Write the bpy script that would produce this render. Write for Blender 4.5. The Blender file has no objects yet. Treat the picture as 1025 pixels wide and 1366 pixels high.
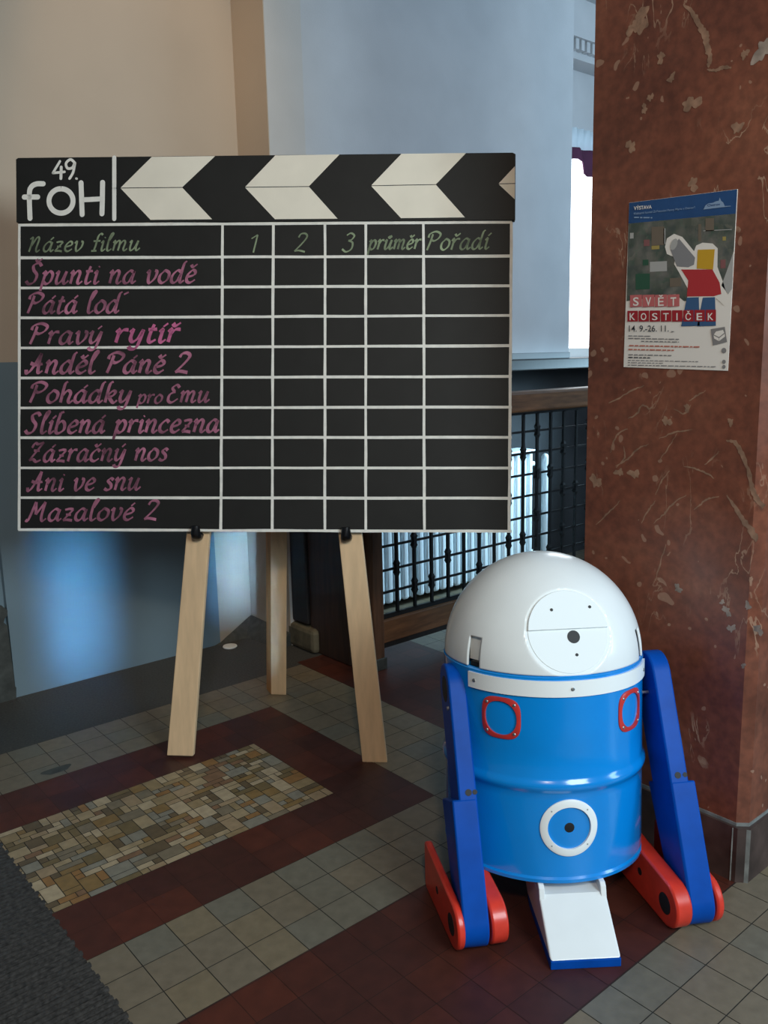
import bpy, bmesh, math, random
from mathutils import Vector, Matrix
random.seed(7)
S = bpy.context.scene
COL = S.collection
PI = math.pi

# ------------------------------------------------------------------ camera
W_PX, H_PX, F_PX = 1025.0, 1366.0, 1134.97
CAM = Vector((-0.7367, -1.7088, 1.2906))
YAW, PITCH, ROLL = math.radians(40.0), math.radians(10.38), math.radians(-1.327)
FWD = Vector((math.sin(YAW) * math.cos(PITCH), math.cos(YAW) * math.cos(PITCH), -math.sin(PITCH)))
_rt = Vector((math.cos(YAW), -math.sin(YAW), 0))
_up = Vector((math.sin(YAW) * math.sin(PITCH), math.cos(YAW) * math.sin(PITCH), math.cos(PITCH)))
RT = _rt * math.cos(ROLL) + _up * math.sin(ROLL)
UP = _up * math.cos(ROLL) - _rt * math.sin(ROLL)
cd = bpy.data.cameras.new('camera')
cd.sensor_fit = 'VERTICAL'
cd.sensor_height = 36.0
cd.lens = 36.0 * F_PX / H_PX
cd.clip_start = 0.05
cam = bpy.data.objects.new('camera', cd)
COL.objects.link(cam)
cam.matrix_world = Matrix(((RT.x, UP.x, -FWD.x, CAM.x), (RT.y, UP.y, -FWD.y, CAM.y), (RT.z, UP.z, -FWD.z, CAM.z), (0, 0, 0, 1)))
S.camera = cam

# ------------------------------------------------------------------ world, light, exposure
S.view_settings.view_transform = 'Standard'
S.view_settings.look = 'None'
S.view_settings.exposure = 0.45
S.view_settings.gamma = 1.0
S.view_settings.use_curve_mapping = False
wd = bpy.data.worlds.new('hall_ambience')
S.world = wd
wd.use_nodes = True
wd.node_tree.nodes['Background'].inputs['Color'].default_value = (0.60, 0.76, 1.0, 1)
wd.node_tree.nodes['Background'].inputs['Strength'].default_value = 0.09


def light(name, kind, loc, target, energy, color, **kw):
    l = bpy.data.lights.new(name, kind)
    l.energy = energy
    l.color = color
    for k, v in kw.items():
        setattr(l, k, v)
    o = bpy.data.objects.new(name, l)
    COL.objects.link(o)
    o.location = loc
    o.rotation_euler = (Vector(target) - Vector(loc)).to_track_quat('-Z', 'Y').to_euler()
    return o


# daylight through the glazed entrance behind the visitor
light('entrance_daylight', 'AREA', (0.15, -4.2, 2.7), (0.6, -0.2, 0.6), 100, (0.78, 0.93, 1.0), shape='RECTANGLE', size=1.6, size_y=1.8)
# daylight through a tall window of the side hall, on the far side of the marble pillar
light('side_hall_daylight', 'AREA', (2.7, -3.4, 1.9), (0.45, 1.6, 0.9), 36, (0.50, 0.74, 1.0), shape='RECTANGLE', size=0.5, size_y=2.6)
# added narrow beams drawing blue strips low on the wall behind the easel
light('added_beam_left', 'AREA', (-1.6, -2.0, 0.40), (0.45, 1.665, 0.32), 0.55, (0.20, 0.55, 1.0), shape='RECTANGLE', size=0.10, size_y=0.6, spread=math.radians(5))
light('added_beam_corner', 'AREA', (-0.72, -1.95, 0.30), (1.22, 1.72, 0.34), 0.5, (0.30, 0.60, 1.0), shape='RECTANGLE', size=0.08, size_y=0.4, spread=math.radians(4))
# added stairwell fills: one low on the radiators, one high on the wall
light('stair_low_fill', 'AREA', (3.8, 1.05, 1.10), (2.2, 1.56, 0.25), 9.5, (0.50, 0.80, 1.0), shape='RECTANGLE', size=0.5, size_y=0.5, spread=math.radians(75))
light('stair_high_fill', 'AREA', (4.4, -0.6, 2.8), (2.4, 1.42, 2.0), 20, (0.56, 0.80, 1.0), shape='RECTANGLE', size=1.2, size_y=1.2)
# warm ceiling downlight washing the wall left of the corner
light('wall_downlight', 'SPOT', (0.72, 1.12, 4.4), (0.96, 1.665, 2.0), 76, (1.0, 0.68, 0.40), spot_size=math.radians(34), spot_blend=0.5, shadow_soft_size=0.10)
# added warm fill behind the camera, lifting pillar, board and easel
light('warm_fill', 'SPOT', (-1.2, -2.5, 2.8), (0.95, 0.0, 1.0), 105, (1.0, 0.82, 0.62), spot_size=math.radians(75), spot_blend=0.6, shadow_soft_size=0.15)


# ------------------------------------------------------------------ pixel helpers (turn photo measurements into points on known planes)
def ray(x, y):
    return FWD * F_PX + RT * (x - W_PX / 2) - UP * (y - H_PX / 2)


def on_axis(x, y, axis, val):
    d = ray(x, y)
    return CAM + d * ((val - CAM[axis]) / d[axis])


def on_plane(x, y, p0, n):
    d = ray(x, y)
    return CAM + d * ((p0 - CAM).dot(n) / d.dot(n))


# ------------------------------------------------------------------ materials
def srgb(r, g, b):
    f = lambda c: (c / 255 / 12.92) if c / 255 <= 0.04045 else ((c / 255 + 0.055) / 1.055) ** 2.4
    return (f(r), f(g), f(b), 1)


def mat(name, color, rough=0.5, metal=0.0, noise=0.0, nscale=8.0, bump=0.0, bscale=60.0, coat=0.0, spec=0.5, stretch=None, emit=None, estr=0.0):
    m = bpy.data.materials.new(name)
    m.use_nodes = True
    nt = m.node_tree
    b = nt.nodes['Principled BSDF']
    b.inputs['Base Color'].default_value = color
    b.inputs['Roughness'].default_value = rough
    b.inputs['Metallic'].default_value = metal
    b.inputs['Coat Weight'].default_value = coat
    b.inputs['Coat Roughness'].default_value = 0.08
    b.inputs['Specular IOR Level'].default_value = spec
    tc = nt.nodes.new('ShaderNodeTexCoord')
    vec = tc.outputs['Object']
    if stretch:
        mp = nt.nodes.new('ShaderNodeMapping')
        mp.inputs['Scale'].default_value = stretch
        nt.links.new(vec, mp.inputs['Vector'])
        vec = mp.outputs['Vector']
    if noise:
        n = nt.nodes.new('ShaderNodeTexNoise')
        n.inputs['Scale'].default_value = nscale
        n.inputs['Detail'].default_value = 5
        nt.links.new(vec, n.inputs['Vector'])
        r = nt.nodes.new('ShaderNodeValToRGB')
        c = color
        r.color_ramp.elements[0].position = 0.3
        r.color_ramp.elements[1].position = 0.7
        r.color_ramp.elements[0].color = tuple(max(0, v * (1 - noise)) for v in c[:3]) + (1,)
        r.color_ramp.elements[1].color = tuple(min(1, v * (1 + noise)) for v in c[:3]) + (1,)
        nt.links.new(n.outputs['Fac'], r.inputs['Fac'])
        nt.links.new(r.outputs['Color'], b.inputs['Base Color'])
    if bump:
        n2 = nt.nodes.new('ShaderNodeTexNoise')
        n2.inputs['Scale'].default_value = bscale
        n2.inputs['Detail'].default_value = 3
        nt.links.new(vec, n2.inputs['Vector'])
        bp = nt.nodes.new('ShaderNodeBump')
        bp.inputs['Strength'].default_value = bump
        bp.inputs['Distance'].default_value = 0.004
        nt.links.new(n2.outputs['Fac'], bp.inputs['Height'])
        nt.links.new(bp.outputs['Normal'], b.inputs['Normal'])
    if emit:
        b.inputs['Emission Color'].default_value = emit
        b.inputs['Emission Strength'].default_value = estr
    return m


M_plaster = mat('plaster', (0.56, 0.55, 0.53, 1), 0.9, noise=0.04, nscale=5, bump=0.1, bscale=140)
M_warmwall = mat('warm_lit_wall', (0.50, 0.415, 0.325, 1), 0.9, noise=0.03, nscale=3, bump=0.1, bscale=140)  # warm lamp glow on the left wall, put into its base colour
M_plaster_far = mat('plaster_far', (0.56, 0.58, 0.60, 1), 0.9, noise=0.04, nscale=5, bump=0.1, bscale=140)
M_dado = mat('shaded_dado_paint', (0.175, 0.245, 0.290, 1), 0.32, noise=0.04, nscale=4, bump=0.10, bscale=9)  # dado paint, with shade and blue daylight put into its colour
M_terrazzo = mat('terrazzo', (0.048, 0.048, 0.044, 1), 0.6, noise=0.35, nscale=120)
M_darkstone = mat('dark_stone', (0.05, 0.055, 0.05, 1), 0.6, noise=0.35, nscale=30)
M_darkwood = mat('dark_wood', (0.035, 0.017, 0.009, 1), 0.5, noise=0.4, nscale=10, stretch=(6, 6, 0.6))
M_blackwood = mat('black_wood', (0.012, 0.009, 0.008, 1), 0.55, noise=0.3, nscale=10, stretch=(6, 6, 0.6))
M_railwood = mat('rail_wood', (0.16, 0.072, 0.030, 1), 0.5, noise=0.4, nscale=9, stretch=(0.8, 6, 6))
M_postwood = mat('post_wood', (0.105, 0.050, 0.026, 1), 0.5, noise=0.4, nscale=9, stretch=(6, 6, 0.8))
M_iron = mat('wrought_iron', (0.014, 0.015, 0.016, 1), 0.5, metal=0.3)
M_radiator = mat('radiator_enamel', (0.78, 0.86, 0.90, 1), 0.4)
M_facewhite = mat('face_white', (0.78, 0.84, 0.85, 1), 0.55, spec=0.2)
M_whitegloss = mat('white_gloss', (0.80, 0.84, 0.84, 1), 0.24, coat=0.15, noise=0.03, nscale=9)
M_white = mat('white_plastic', (0.82, 0.86, 0.86, 1), 0.30)
M_drumblue = mat('drum_blue_paint', (0.002, 0.24, 0.70, 1), 0.18, coat=0.6, noise=0.05, nscale=6, bump=0.12, bscale=9)
M_legblue = mat('leg_blue_paint', (0.001, 0.064, 0.36, 1), 0.42, coat=0.0, spec=0.12, noise=0.10, nscale=20)
M_red = mat('red_paint', (0.66, 0.040, 0.020, 1), 0.35, coat=0.2, noise=0.12, nscale=25)
M_redframe = mat('red_plastic', (0.52, 0.035, 0.030, 1), 0.3, noise=0.1, nscale=40)
M_hole = mat('black_hole', (0.004, 0.004, 0.005, 1), 0.6)
M_steel = mat('steel', (0.45, 0.46, 0.46, 1), 0.35, metal=0.9)
M_board = mat('blackboard_paint', (0.0095, 0.0095, 0.0085, 1), 0.62, noise=0.15, nscale=14, spec=0.35)
M_boardedge = mat('board_edge', (0.006, 0.006, 0.006, 1), 0.7)
M_cream = mat('cream_paint', (0.80, 0.74, 0.62, 1), 0.65, noise=0.04, nscale=10)
M_line = mat('white_line_paint', (0.78, 0.76, 0.70, 1), 0.7, noise=0.08, nscale=40)
M_chalk = mat('white_chalk_paint', (0.80, 0.78, 0.72, 1), 0.8, noise=0.05, nscale=40)
M_pink = mat('pink_chalk', (0.33, 0.115, 0.18, 1), 0.9, noise=0.62, nscale=16)
M_pinkbright = mat('bright_pink_chalk', (0.50, 0.12, 0.25, 1), 0.9, noise=0.35, nscale=16)
M_green = mat('green_chalk', (0.22, 0.27, 0.165, 1), 0.9, noise=0.5, nscale=16)
M_pine = mat('pine', (0.70, 0.49, 0.29, 1), 0.55, noise=0.10, nscale=5, stretch=(9, 9, 0.9))
M_pinewarm = mat('pine_warm_lit', (0.55, 0.25, 0.075, 1), 0.55, noise=0.15, nscale=5, stretch=(9, 9, 0.9))  # warm lamp light put into the colour of one leg side
M_peg = mat('black_plastic', (0.006, 0.006, 0.007, 1), 0.3)
M_mat = mat('ribbed_mat', (0.036, 0.033, 0.030, 1), 0.95, noise=0.6, nscale=90, bump=1.0, bscale=160)
M_purple = mat('purple_cloth', (0.085, 0.020, 0.060, 1), 0.85, noise=0.2, nscale=10)
M_sheer = mat('sheer_curtain', (0.7, 0.82, 0.9, 1), 0.9)
M_glow = mat('daylight_glass', (0.9, 0.95, 1, 1), 0.4, emit=(0.90, 0.96, 1.0, 1), estr=3.0)


def marble_material():
    m = bpy.data.materials.new('red_marble')
    m.use_nodes = True
    nt = m.node_tree
    N, L = nt.nodes, nt.links
    b = N['Principled BSDF']
    tc = N.new('ShaderNodeTexCoord')

    def noise(scale, detail=4, rough=0.55, dist=0.0, vec=None):
        n = N.new('ShaderNodeTexNoise')
        n.inputs['Scale'].default_value = scale
        n.inputs['Detail'].default_value = detail
        n.inputs['Roughness'].default_value = rough
        n.inputs['Distortion'].default_value = dist
        L.new(vec or tc.outputs['Object'], n.inputs['Vector'])
        return n

    def ramp(src, stops):
        r = N.new('ShaderNodeValToRGB')
        e = r.color_ramp.elements
        e[0].position, e[0].color = stops[0]
        e[1].position, e[1].color = stops[1]
        for p, c in stops[2:]:
            x = e.new(p)
            x.color = c
        L.new(src, r.inputs['Fac'])
        return r

    def mix(fac, a, c):
        x = N.new('ShaderNodeMix')
        x.data_type = 'RGBA'
        L.new(fac, x.inputs['Factor'])
        for sock, v in ((x.inputs[6], a), (x.inputs[7], c)):
            if isinstance(v, tuple):
                sock.default_value = v
            else:
                L.new(v, sock)
        return x.outputs[2]

    def math_(op, a, c):
        x = N.new('ShaderNodeMath')
        x.operation = op
        for sock, v in ((x.inputs[0], a), (x.inputs[1], c)):
            if isinstance(v, (int, float)):
                sock.default_value = v
            else:
                L.new(v, sock)
        return x.outputs[0]

    base = ramp(noise(3.2, 6, 0.6, 0.6).outputs['Fac'], [(0.30, (0.105, 0.034, 0.021, 1)), (0.55, (0.180, 0.060, 0.034, 1)), (0.72, (0.235, 0.088, 0.049, 1))])
    grain = ramp(noise(45, 3).outputs['Fac'], [(0.35, (0.8, 0.8, 0.8, 1)), (0.65, (1.15, 1.12, 1.1, 1))])
    mul = N.new('ShaderNodeMix')
    mul.data_type = 'RGBA'
    mul.blend_type = 'MULTIPLY'
    mul.inputs['Factor'].default_value = 1
    L.new(base.outputs['Color'], mul.inputs[6])
    L.new(grain.outputs['Color'], mul.inputs[7])
    # distorted coordinates for fossils and veins
    wob = noise(7, 3)
    vm = N.new('ShaderNodeVectorMath')
    vm.operation = 'MULTIPLY_ADD'
    L.new(wob.outputs['Color'], vm.inputs[0])
    vm.inputs[1].default_value = (0.12, 0.12, 0.12)
    L.new(tc.outputs['Object'], vm.inputs[2])
    vor = N.new('ShaderNodeTexVoronoi')
    vor.inputs['Scale'].default_value = 8.5
    L.new(vm.outputs['Vector'], vor.inputs['Vector'])
    sz = ramp(noise(4, 2).outputs['Fac'], [(0.42, (0, 0, 0, 1)), (0.75, (1, 1, 1, 1))])
    spot = math_('LESS_THAN', vor.outputs['Distance'], math_('MULTIPLY', sz.outputs['Color'], 0.30))
    spotn = ramp(noise(30, 4).outputs['Fac'], [(0.38, (0, 0, 0, 1)), (0.60, (1, 1, 1, 1))])
    spotf = math_('MULTIPLY', math_('MULTIPLY', spot, spotn.outputs['Color']), 0.75)
    c1 = mix(spotf, mul.outputs[2], (0.40, 0.26, 0.17, 1))
    vor2 = N.new('ShaderNodeTexVoronoi')
    vor2.inputs['Scale'].default_value = 24
    L.new(vm.outputs['Vector'], vor2.inputs['Vector'])
    sz2 = ramp(noise(6, 2).outputs['Fac'], [(0.45, (0, 0, 0, 1)), (0.8, (1, 1, 1, 1))])
    spot2 = math_('MULTIPLY', math_('LESS_THAN', vor2.outputs['Distance'], math_('MULTIPLY', sz2.outputs['Color'], 0.42)), 0.6)
    c2 = mix(spot2, c1, (0.36, 0.22, 0.15, 1))
    # thin veins, slanting
    mp = N.new('ShaderNodeMapping')
    mp.inputs['Rotation'].default_value = (math.radians(-38), 0, 0)
    mp.inputs['Scale'].default_value = (1, 3.2, 1.0)
    L.new(tc.outputs['Object'], mp.inputs['Vector'])
    vn = noise(4.2, 5, 0.5, 0.9, mp.outputs['Vector'])
    ridge = math_('ABSOLUTE', math_('SUBTRACT', vn.outputs['Fac'], 0.5), 0)
    veinm = ramp(noise(3.5, 2).outputs['Fac'], [(0.50, (0, 0, 0, 1)), (0.62, (1, 1, 1, 1))])
    vein = math_('MULTIPLY', math_('LESS_THAN', ridge, 0.0075), veinm.outputs['Color'])
    c3 = mix(math_('MULTIPLY', vein, 0.7), c2, (0.42, 0.28, 0.19, 1))
    L.new(c3, b.inputs['Base Color'])
    b.inputs['Roughness'].default_value = 0.34
    rr = ramp(noise(5, 4).outputs['Fac'], [(0.35, (0.28, 0.28, 0.28, 1)), (0.65, (0.5, 0.5, 0.5, 1))])
    L.new(rr.outputs['Color'], b.inputs['Roughness'])
    return m


M_marble = marble_material()
M_marblevein = mat('marble_vein', (0.265, 0.155, 0.10, 1), 0.4, noise=0.35, nscale=45)
M_marblegrey = mat('marble_chip_grey', (0.26, 0.21, 0.175, 1), 0.4, noise=0.4, nscale=40)
M_plinth = mat('plinth_marble', (0.055, 0.035, 0.030, 1), 0.45, noise=0.5, nscale=12)
M_plinthedge = mat('plinth_edge_stone', (0.17, 0.18, 0.17, 1), 0.6, noise=0.3, nscale=30)


# ------------------------------------------------------------------ mesh helpers
def tag(o, label=None, cat=None, group=None, kind=None):
    if label:
        o['label'] = label
    if cat:
        o['category'] = cat
    if group:
        o['group'] = group
    if kind:
        o['kind'] = kind
    return o


def empty(name, loc=(0, 0, 0), rz=0.0):
    o = bpy.data.objects.new(name, None)
    o.empty_display_size = 0.1
    COL.objects.link(o)
    o.location = loc
    o.rotation_euler = (0, 0, rz)
    return o


class MB:
    def __init__(self):
        self.v, self.f, self.mi = [], [], []

    def poly(self, pts, mi=0):
        n = len(self.v)
        self.v += [tuple(p) for p in pts]
        self.f.append(tuple(range(n, n + len(pts))))
        self.mi.append(mi)

    def box(self, lo, hi, mi=0):
        x0, y0, z0 = lo
        x1, y1, z1 = hi
        self.hexa([(x0, y0, z0), (x1, y0, z0), (x1, y1, z0), (x0, y1, z0)], [(x0, y0, z1), (x1, y0, z1), (x1, y1, z1), (x0, y1, z1)], mi)

    def hexa(self, bot, top, mi=0):
        self.loft([bot, top], mi)

    def loft(self, rings, mi=0, caps=True):
        n = len(self.v)
        k = len(rings[0])
        for r in rings:
            self.v += [tuple(p) for p in r]
        for a in range(len(rings) - 1):
            for i in range(k):
                j = (i + 1) % k
                self.f.append((n + a * k + i, n + a * k + j, n + (a + 1) * k + j, n + (a + 1) * k + i))
                self.mi.append(mi)
        if caps:
            self.f.append(tuple(n + i for i in reversed(range(k))))
            self.mi.append(mi)
            self.f.append(tuple(n + (len(rings) - 1) * k + i for i in range(k)))
            self.mi.append(mi)

    def prism(self, pts, d, mi=0):
        """extrude polygon pts (3-D) by vector d"""
        d = Vector(d)
        self.loft([[Vector(p) for p in pts], [Vector(p) + d for p in pts]], mi)

    def tube(self, p0, p1, r, seg=10, r1=None, mi=0):
        p0, p1 = Vector(p0), Vector(p1)
        ax = (p1 - p0).normalized()
        u = ax.orthogonal().normalized()
        w = ax.cross(u)
        r1 = r if r1 is None else r1
        ring = lambda c, q: [c + (u * math.cos(2 * PI * i / seg) + w * math.sin(2 * PI * i / seg)) * q for i in range(seg)]
        self.loft([ring(p0, r), ring(p1, r1)], mi)

    def build(self, name, mats, parent=None, smooth=False, bevel=0.0, bseg=2, normals=True, angle=35):
        me = bpy.data.meshes.new(name)
        me.from_pydata(self.v, [], self.f)
        for m in (mats if isinstance(mats, (list, tuple)) else [mats]):
            me.materials.append(m)
        for p, i in zip(me.polygons, self.mi):
            p.material_index = i
            p.use_smooth = smooth
        if normals:
            bm = bmesh.new()
            bm.from_mesh(me)
            bmesh.ops.remove_doubles(bm, verts=bm.verts, dist=1e-6)
            bmesh.ops.recalc_face_normals(bm, faces=bm.faces)
            bm.to_mesh(me)
            bm.free()
        if smooth:
            me.set_sharp_from_angle(angle=math.radians(angle))
        me.update()
        o = bpy.data.objects.new(name, me)
        COL.objects.link(o)
        if parent is not None:
            o.parent = parent
        if bevel:
            md = o.modifiers.new('bevel', 'BEVEL')
            md.width = bevel
            md.segments = bseg
            md.limit_method = 'ANGLE'
            md.angle_limit = math.radians(35)
        return o


def struct(o):
    o['kind'] = 'structure'
    return o


# ------------------------------------------------------------------ floor: every tile laid out (10 cm grid)
T = 0.1
fl = MB()
floor_mats = [mat('grout', (0.022, 0.021, 0.019, 1), 0.8),
              mat('tile_grey', (0.155, 0.128, 0.088, 1), 0.42, noise=0.12, nscale=35, bump=0.06),
              mat('tile_warm_grey', (0.168, 0.134, 0.084, 1), 0.42, noise=0.12, nscale=35, bump=0.06),
              mat('tile_green_grey', (0.138, 0.126, 0.094, 1), 0.42, noise=0.12, nscale=35, bump=0.06),
              mat('tile_red', (0.058, 0.014, 0.008, 1), 0.50, noise=0.18, nscale=25),
              mat('tile_dark_red', (0.046, 0.012, 0.008, 1), 0.50, noise=0.18, nscale=25),
              mat('tile_brick_red', (0.072, 0.016, 0.008, 1), 0.50, noise=0.18, nscale=25),
              M_terrazzo]
mos_cols = [(0.30, 0.25, 0.17), (0.24, 0.19, 0.115), (0.20, 0.135, 0.06), (0.17, 0.15, 0.115), (0.11, 0.085, 0.055), (0.36, 0.31, 0.23), (0.20, 0.20, 0.18),
            (0.23, 0.13, 0.055), (0.14, 0.11, 0.06), (0.28, 0.22, 0.15), (0.18, 0.11, 0.07)]
for k, c in enumerate(mos_cols):
    floor_mats.append(mat('mosaic_tile_%d' % k, (c[0] * 1.02, c[1] * 0.94, c[2] * 0.80, 1), 0.4, noise=0.15, nscale=40))
M0 = 8
gap = 0.0022


def cell(i0, i1, j0, j1, mi, g=gap):
    x0, x1, y0, y1 = i0 * T + g / 2, i1 * T - g / 2, -j1 * T + g / 2, -j0 * T - g / 2
    e = 0.0012
    fl.poly([(x0, y0, 0), (x1, y0, 0), (x1, y1, 0), (x0, y1, 0)], mi)


def cuts(a, b, step, origin):
    out = [a]
    k = math.floor((a - origin) / step + 1e-6) + 1
    while origin + k * step < b - 1e-6:
        out.append(origin + k * step)
        k += 1
    out.append(b)
    return out


def zone(i0, i1, j0, j1, kinds, oi=0.0, oj=0.0, si=1.0, sj=1.0, g=gap):
    ci, cj = cuts(i0, i1, si, oi), cuts(j0, j1, sj, oj)
    for a in range(len(ci) - 1):
        for c in range(len(cj) - 1):
            cell(ci[a], ci[a + 1], cj[c], cj[c + 1], random.choice(kinds), g)


GREY, RED = (1, 1, 2, 3), (4, 4, 5, 5, 6)
IN_I, OUT_I, STRIP_I, DARK_I = 6.55, 8.68, 12.1, 17.5
JB = -11.86
zone(-14, IN_I, -8.95, -6.70, RED, 0, -8.95, 1, 1.125, 0.0008)
zone(-14, IN_I, -2.15, 0, RED, 0, -2.15, 1, 1.075, 0.0008)
zone(IN_I, OUT_I, -8.95, 0, RED, IN_I, 0, 1.065, 1, 0.0008)
zone(-14, OUT_I, 0, 3, GREY)
zone(OUT_I, STRIP_I, JB, 3, GREY, OUT_I, 0, 1.14, 1)
zone(-14, OUT_I, JB, -8.95, GREY, 0, JB, 1, 0.97)
zone(-14, 24, 3, 8.05, RED, 0, 0.03, 1, 1, 0.0012)
zone(-14, 24, 8.05, 26, GREY, 0.03, 8.05, 1, 1)
zone(STRIP_I, DARK_I, -12.2, 3, RED, STRIP_I, 0, 1, 1, 0.0008)
zone(DARK_I, 44, -16.6, 3, GREY, DARK_I, 0)
# terrazzo border along the wall
cell(-14, STRIP_I, -18.6, JB, 7, 0.0)
cell(STRIP_I, DARK_I, -18.6, -12.2, 7, 0.0)
# mosaic field
u = 0.226
nx, ny = int((IN_I + 12) / u), int(round((6.70 - 2.15) / u))
uy = (6.70 - 2.15) / ny
occ = [[False] * ny for _ in range(nx)]
for a in range(nx):
    for c in range(ny):
        if occ[a][c]:
            continue
        opts = [(1, 1), (2, 1), (1, 2), (2, 2), (3, 2), (2, 1), (2, 2), (1, 2), (3, 1), (2, 3), (1, 1)]
        random.shuffle(opts)
        for w, h in opts + [(1, 1)]:
            if a + w <= nx and c + h <= ny and not any(occ[a + p][c + q] for p in range(w) for q in range(h)):
                break
        for p in range(w):
            for q in range(h):
                occ[a + p][c + q] = True
        i1 = IN_I - a * u
        wts = [3, 3, 2, 2, 2, 4, 2, 2, 2, 3, 1] if (w * h > 1) else [2, 2, 2, 2, 4, 2, 2, 2, 4, 2, 3]
        cell(i1 - w * u, i1, -6.70 + c * uy, -6.70 + (c + h) * uy, M0 + random.choices(range(len(mos_cols)), wts)[0], 0.0022)
fl.poly([(-6, -6, -0.0015), (6, -6, -0.0015), (6, 3.5, -0.0015), (-6, 3.5, -0.0015)], 0)
fl.box((-6, -6, -0.12), (6, 3.5, -0.004), 0)
floor = struct(fl.build('floor', floor_mats, normals=False))

# dark stain on one grey tile near the frame
st = MB()
c0 = on_axis(76, 1027, 2, 0.0008)
st.poly([c0 + Vector((math.cos(t) * 0.045 * (1 + 0.2 * math.sin(3 * t)), math.sin(t) * 0.026 * (1 + 0.25 * math.cos(2 * t)), 0)) for t in [2 * PI * k / 24 for k in range(24)]])
tag(st.build('floor_stain', M_darkstone, floor, normals=False), 'dark worn patch on a grey tile')

# ------------------------------------------------------------------ walls
WALL_Y = 1.665
CX, CY = 1.32, 1.76          # inner corner
PIER_Y = 1.42
CEIL = 3.42
DADO = 1.3
w = MB()
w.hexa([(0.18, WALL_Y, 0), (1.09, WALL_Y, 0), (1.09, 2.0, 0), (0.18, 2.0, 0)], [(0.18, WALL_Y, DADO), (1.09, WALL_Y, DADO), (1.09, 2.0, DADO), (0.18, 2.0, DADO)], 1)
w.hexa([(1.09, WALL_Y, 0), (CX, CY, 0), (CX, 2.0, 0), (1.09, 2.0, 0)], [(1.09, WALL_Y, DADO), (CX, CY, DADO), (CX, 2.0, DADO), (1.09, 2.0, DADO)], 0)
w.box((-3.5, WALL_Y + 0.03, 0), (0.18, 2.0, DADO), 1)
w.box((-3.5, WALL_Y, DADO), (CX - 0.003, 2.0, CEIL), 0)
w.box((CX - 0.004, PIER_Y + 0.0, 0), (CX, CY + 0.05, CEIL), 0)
struct(w.build('wall_left', [M_warmwall, M_dado]))

PX1 = 3.31                   # end of the wall beside the stair window
w = MB()
w.box((CX, PIER_Y, 0), (1.50, 2.0, 1.2), 0)
w.box((CX, PIER_Y, 1.2), (1.50, 2.0, CEIL), 0)
w.box((1.50, PIER_Y, 1.255), (PX1, 2.0, CEIL), 1)
w.box((1.50, 1.66, 0), (PX1 + 2, 2.0, 1.195), 2)
struct(w.build('wall_back', [M_plaster, M_plaster_far, mat('lower_wall', (0.035, 0.037, 0.040, 1), 0.85, noise=0.2, nscale=4, spec=0.15)]))
t = MB()
t.box((1.46, PIER_Y - 0.03, 1.195), (PX1 + 1.6, 1.66, 1.255))
struct(t.build('trim_1', M_blackwood, bevel=0.006))
t = MB()
t.box((1.46, PIER_Y - 0.012, 1.255), (PX1, PIER_Y + 0.01, 1.29))
struct(t.build('trim_2', mat('ledge_paint', (0.25, 0.27, 0.28, 1), 0.6), bevel=0.004))

# stone skirting running into the corner
sk = MB()
sk.hexa([(1.06, WALL_Y - 0.01, 0), (CX - 0.005, CY - 0.10, 0), (CX - 0.005, CY + 0.01, 0), (1.06, WALL_Y + 0.02, 0)],
        [(1.10, WALL_Y + 0.005, 0.012), (CX - 0.01, CY - 0.012, 0.07), (CX - 0.005, CY + 0.01, 0.07), (1.10, WALL_Y + 0.02, 0.012)])
sk.hexa([(CX - 0.07, PIER_Y, 0), (CX + 0.0, PIER_Y, 0), (CX, CY, 0), (CX - 0.10, CY - 0.03, 0)],
        [(CX - 0.012, PIER_Y, 0.06), (CX + 0.0, PIER_Y, 0.06), (CX, CY, 0.07), (CX - 0.012, CY - 0.012, 0.07)])
struct(sk.build('baseboard_left', M_darkstone, smooth=True))

# moulded dark stone plinth at the wall end
pl = MB()
prof = [(0.176, 0.0), (0.180, 0.045), (0.176, 0.05), (0.172, 0.30), (0.160, 0.315), (0.165, 0.33), (0.176, 0.34), (0.178, 0.36), (0.165, 0.375)]
pl.loft([[(-0.30, WALL_Y - 0.012, z), (x, WALL_Y - 0.012, z), (x + 0.003, WALL_Y + 0.06, z), (-0.30, WALL_Y + 0.06, z)] for x, z in prof])
struct(pl.build('trim_3', M_darkstone))

# dark timber panelling between the wall corner and the railing
dk = MB()
dk.box((1.33, 1.30, 0.12), (1.49, PIER_Y, 1.14))
dk.box((1.345, 1.02, 0.0), (1.43, 1.30, 1.14), 1)
dk.box((1.352, 0.955, 0.0), (1.42, 1.02, 1.14), 1)
dk.box((1.338, 1.0, 1.14), (1.49, PIER_Y, 1.17), 1)
struct(dk.build('trim_4', [M_blackwood, M_darkwood], bevel=0.006))
rs = MB()
rs.box((1.315, 1.24, 0), (1.48, 1.45, 0.11))
struct(rs.build('trim_5', mat('rough_stone', (0.11, 0.095, 0.06, 1), 0.8, noise=0.5, nscale=14, bump=0.6, bscale=20), bevel=0.02))

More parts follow.
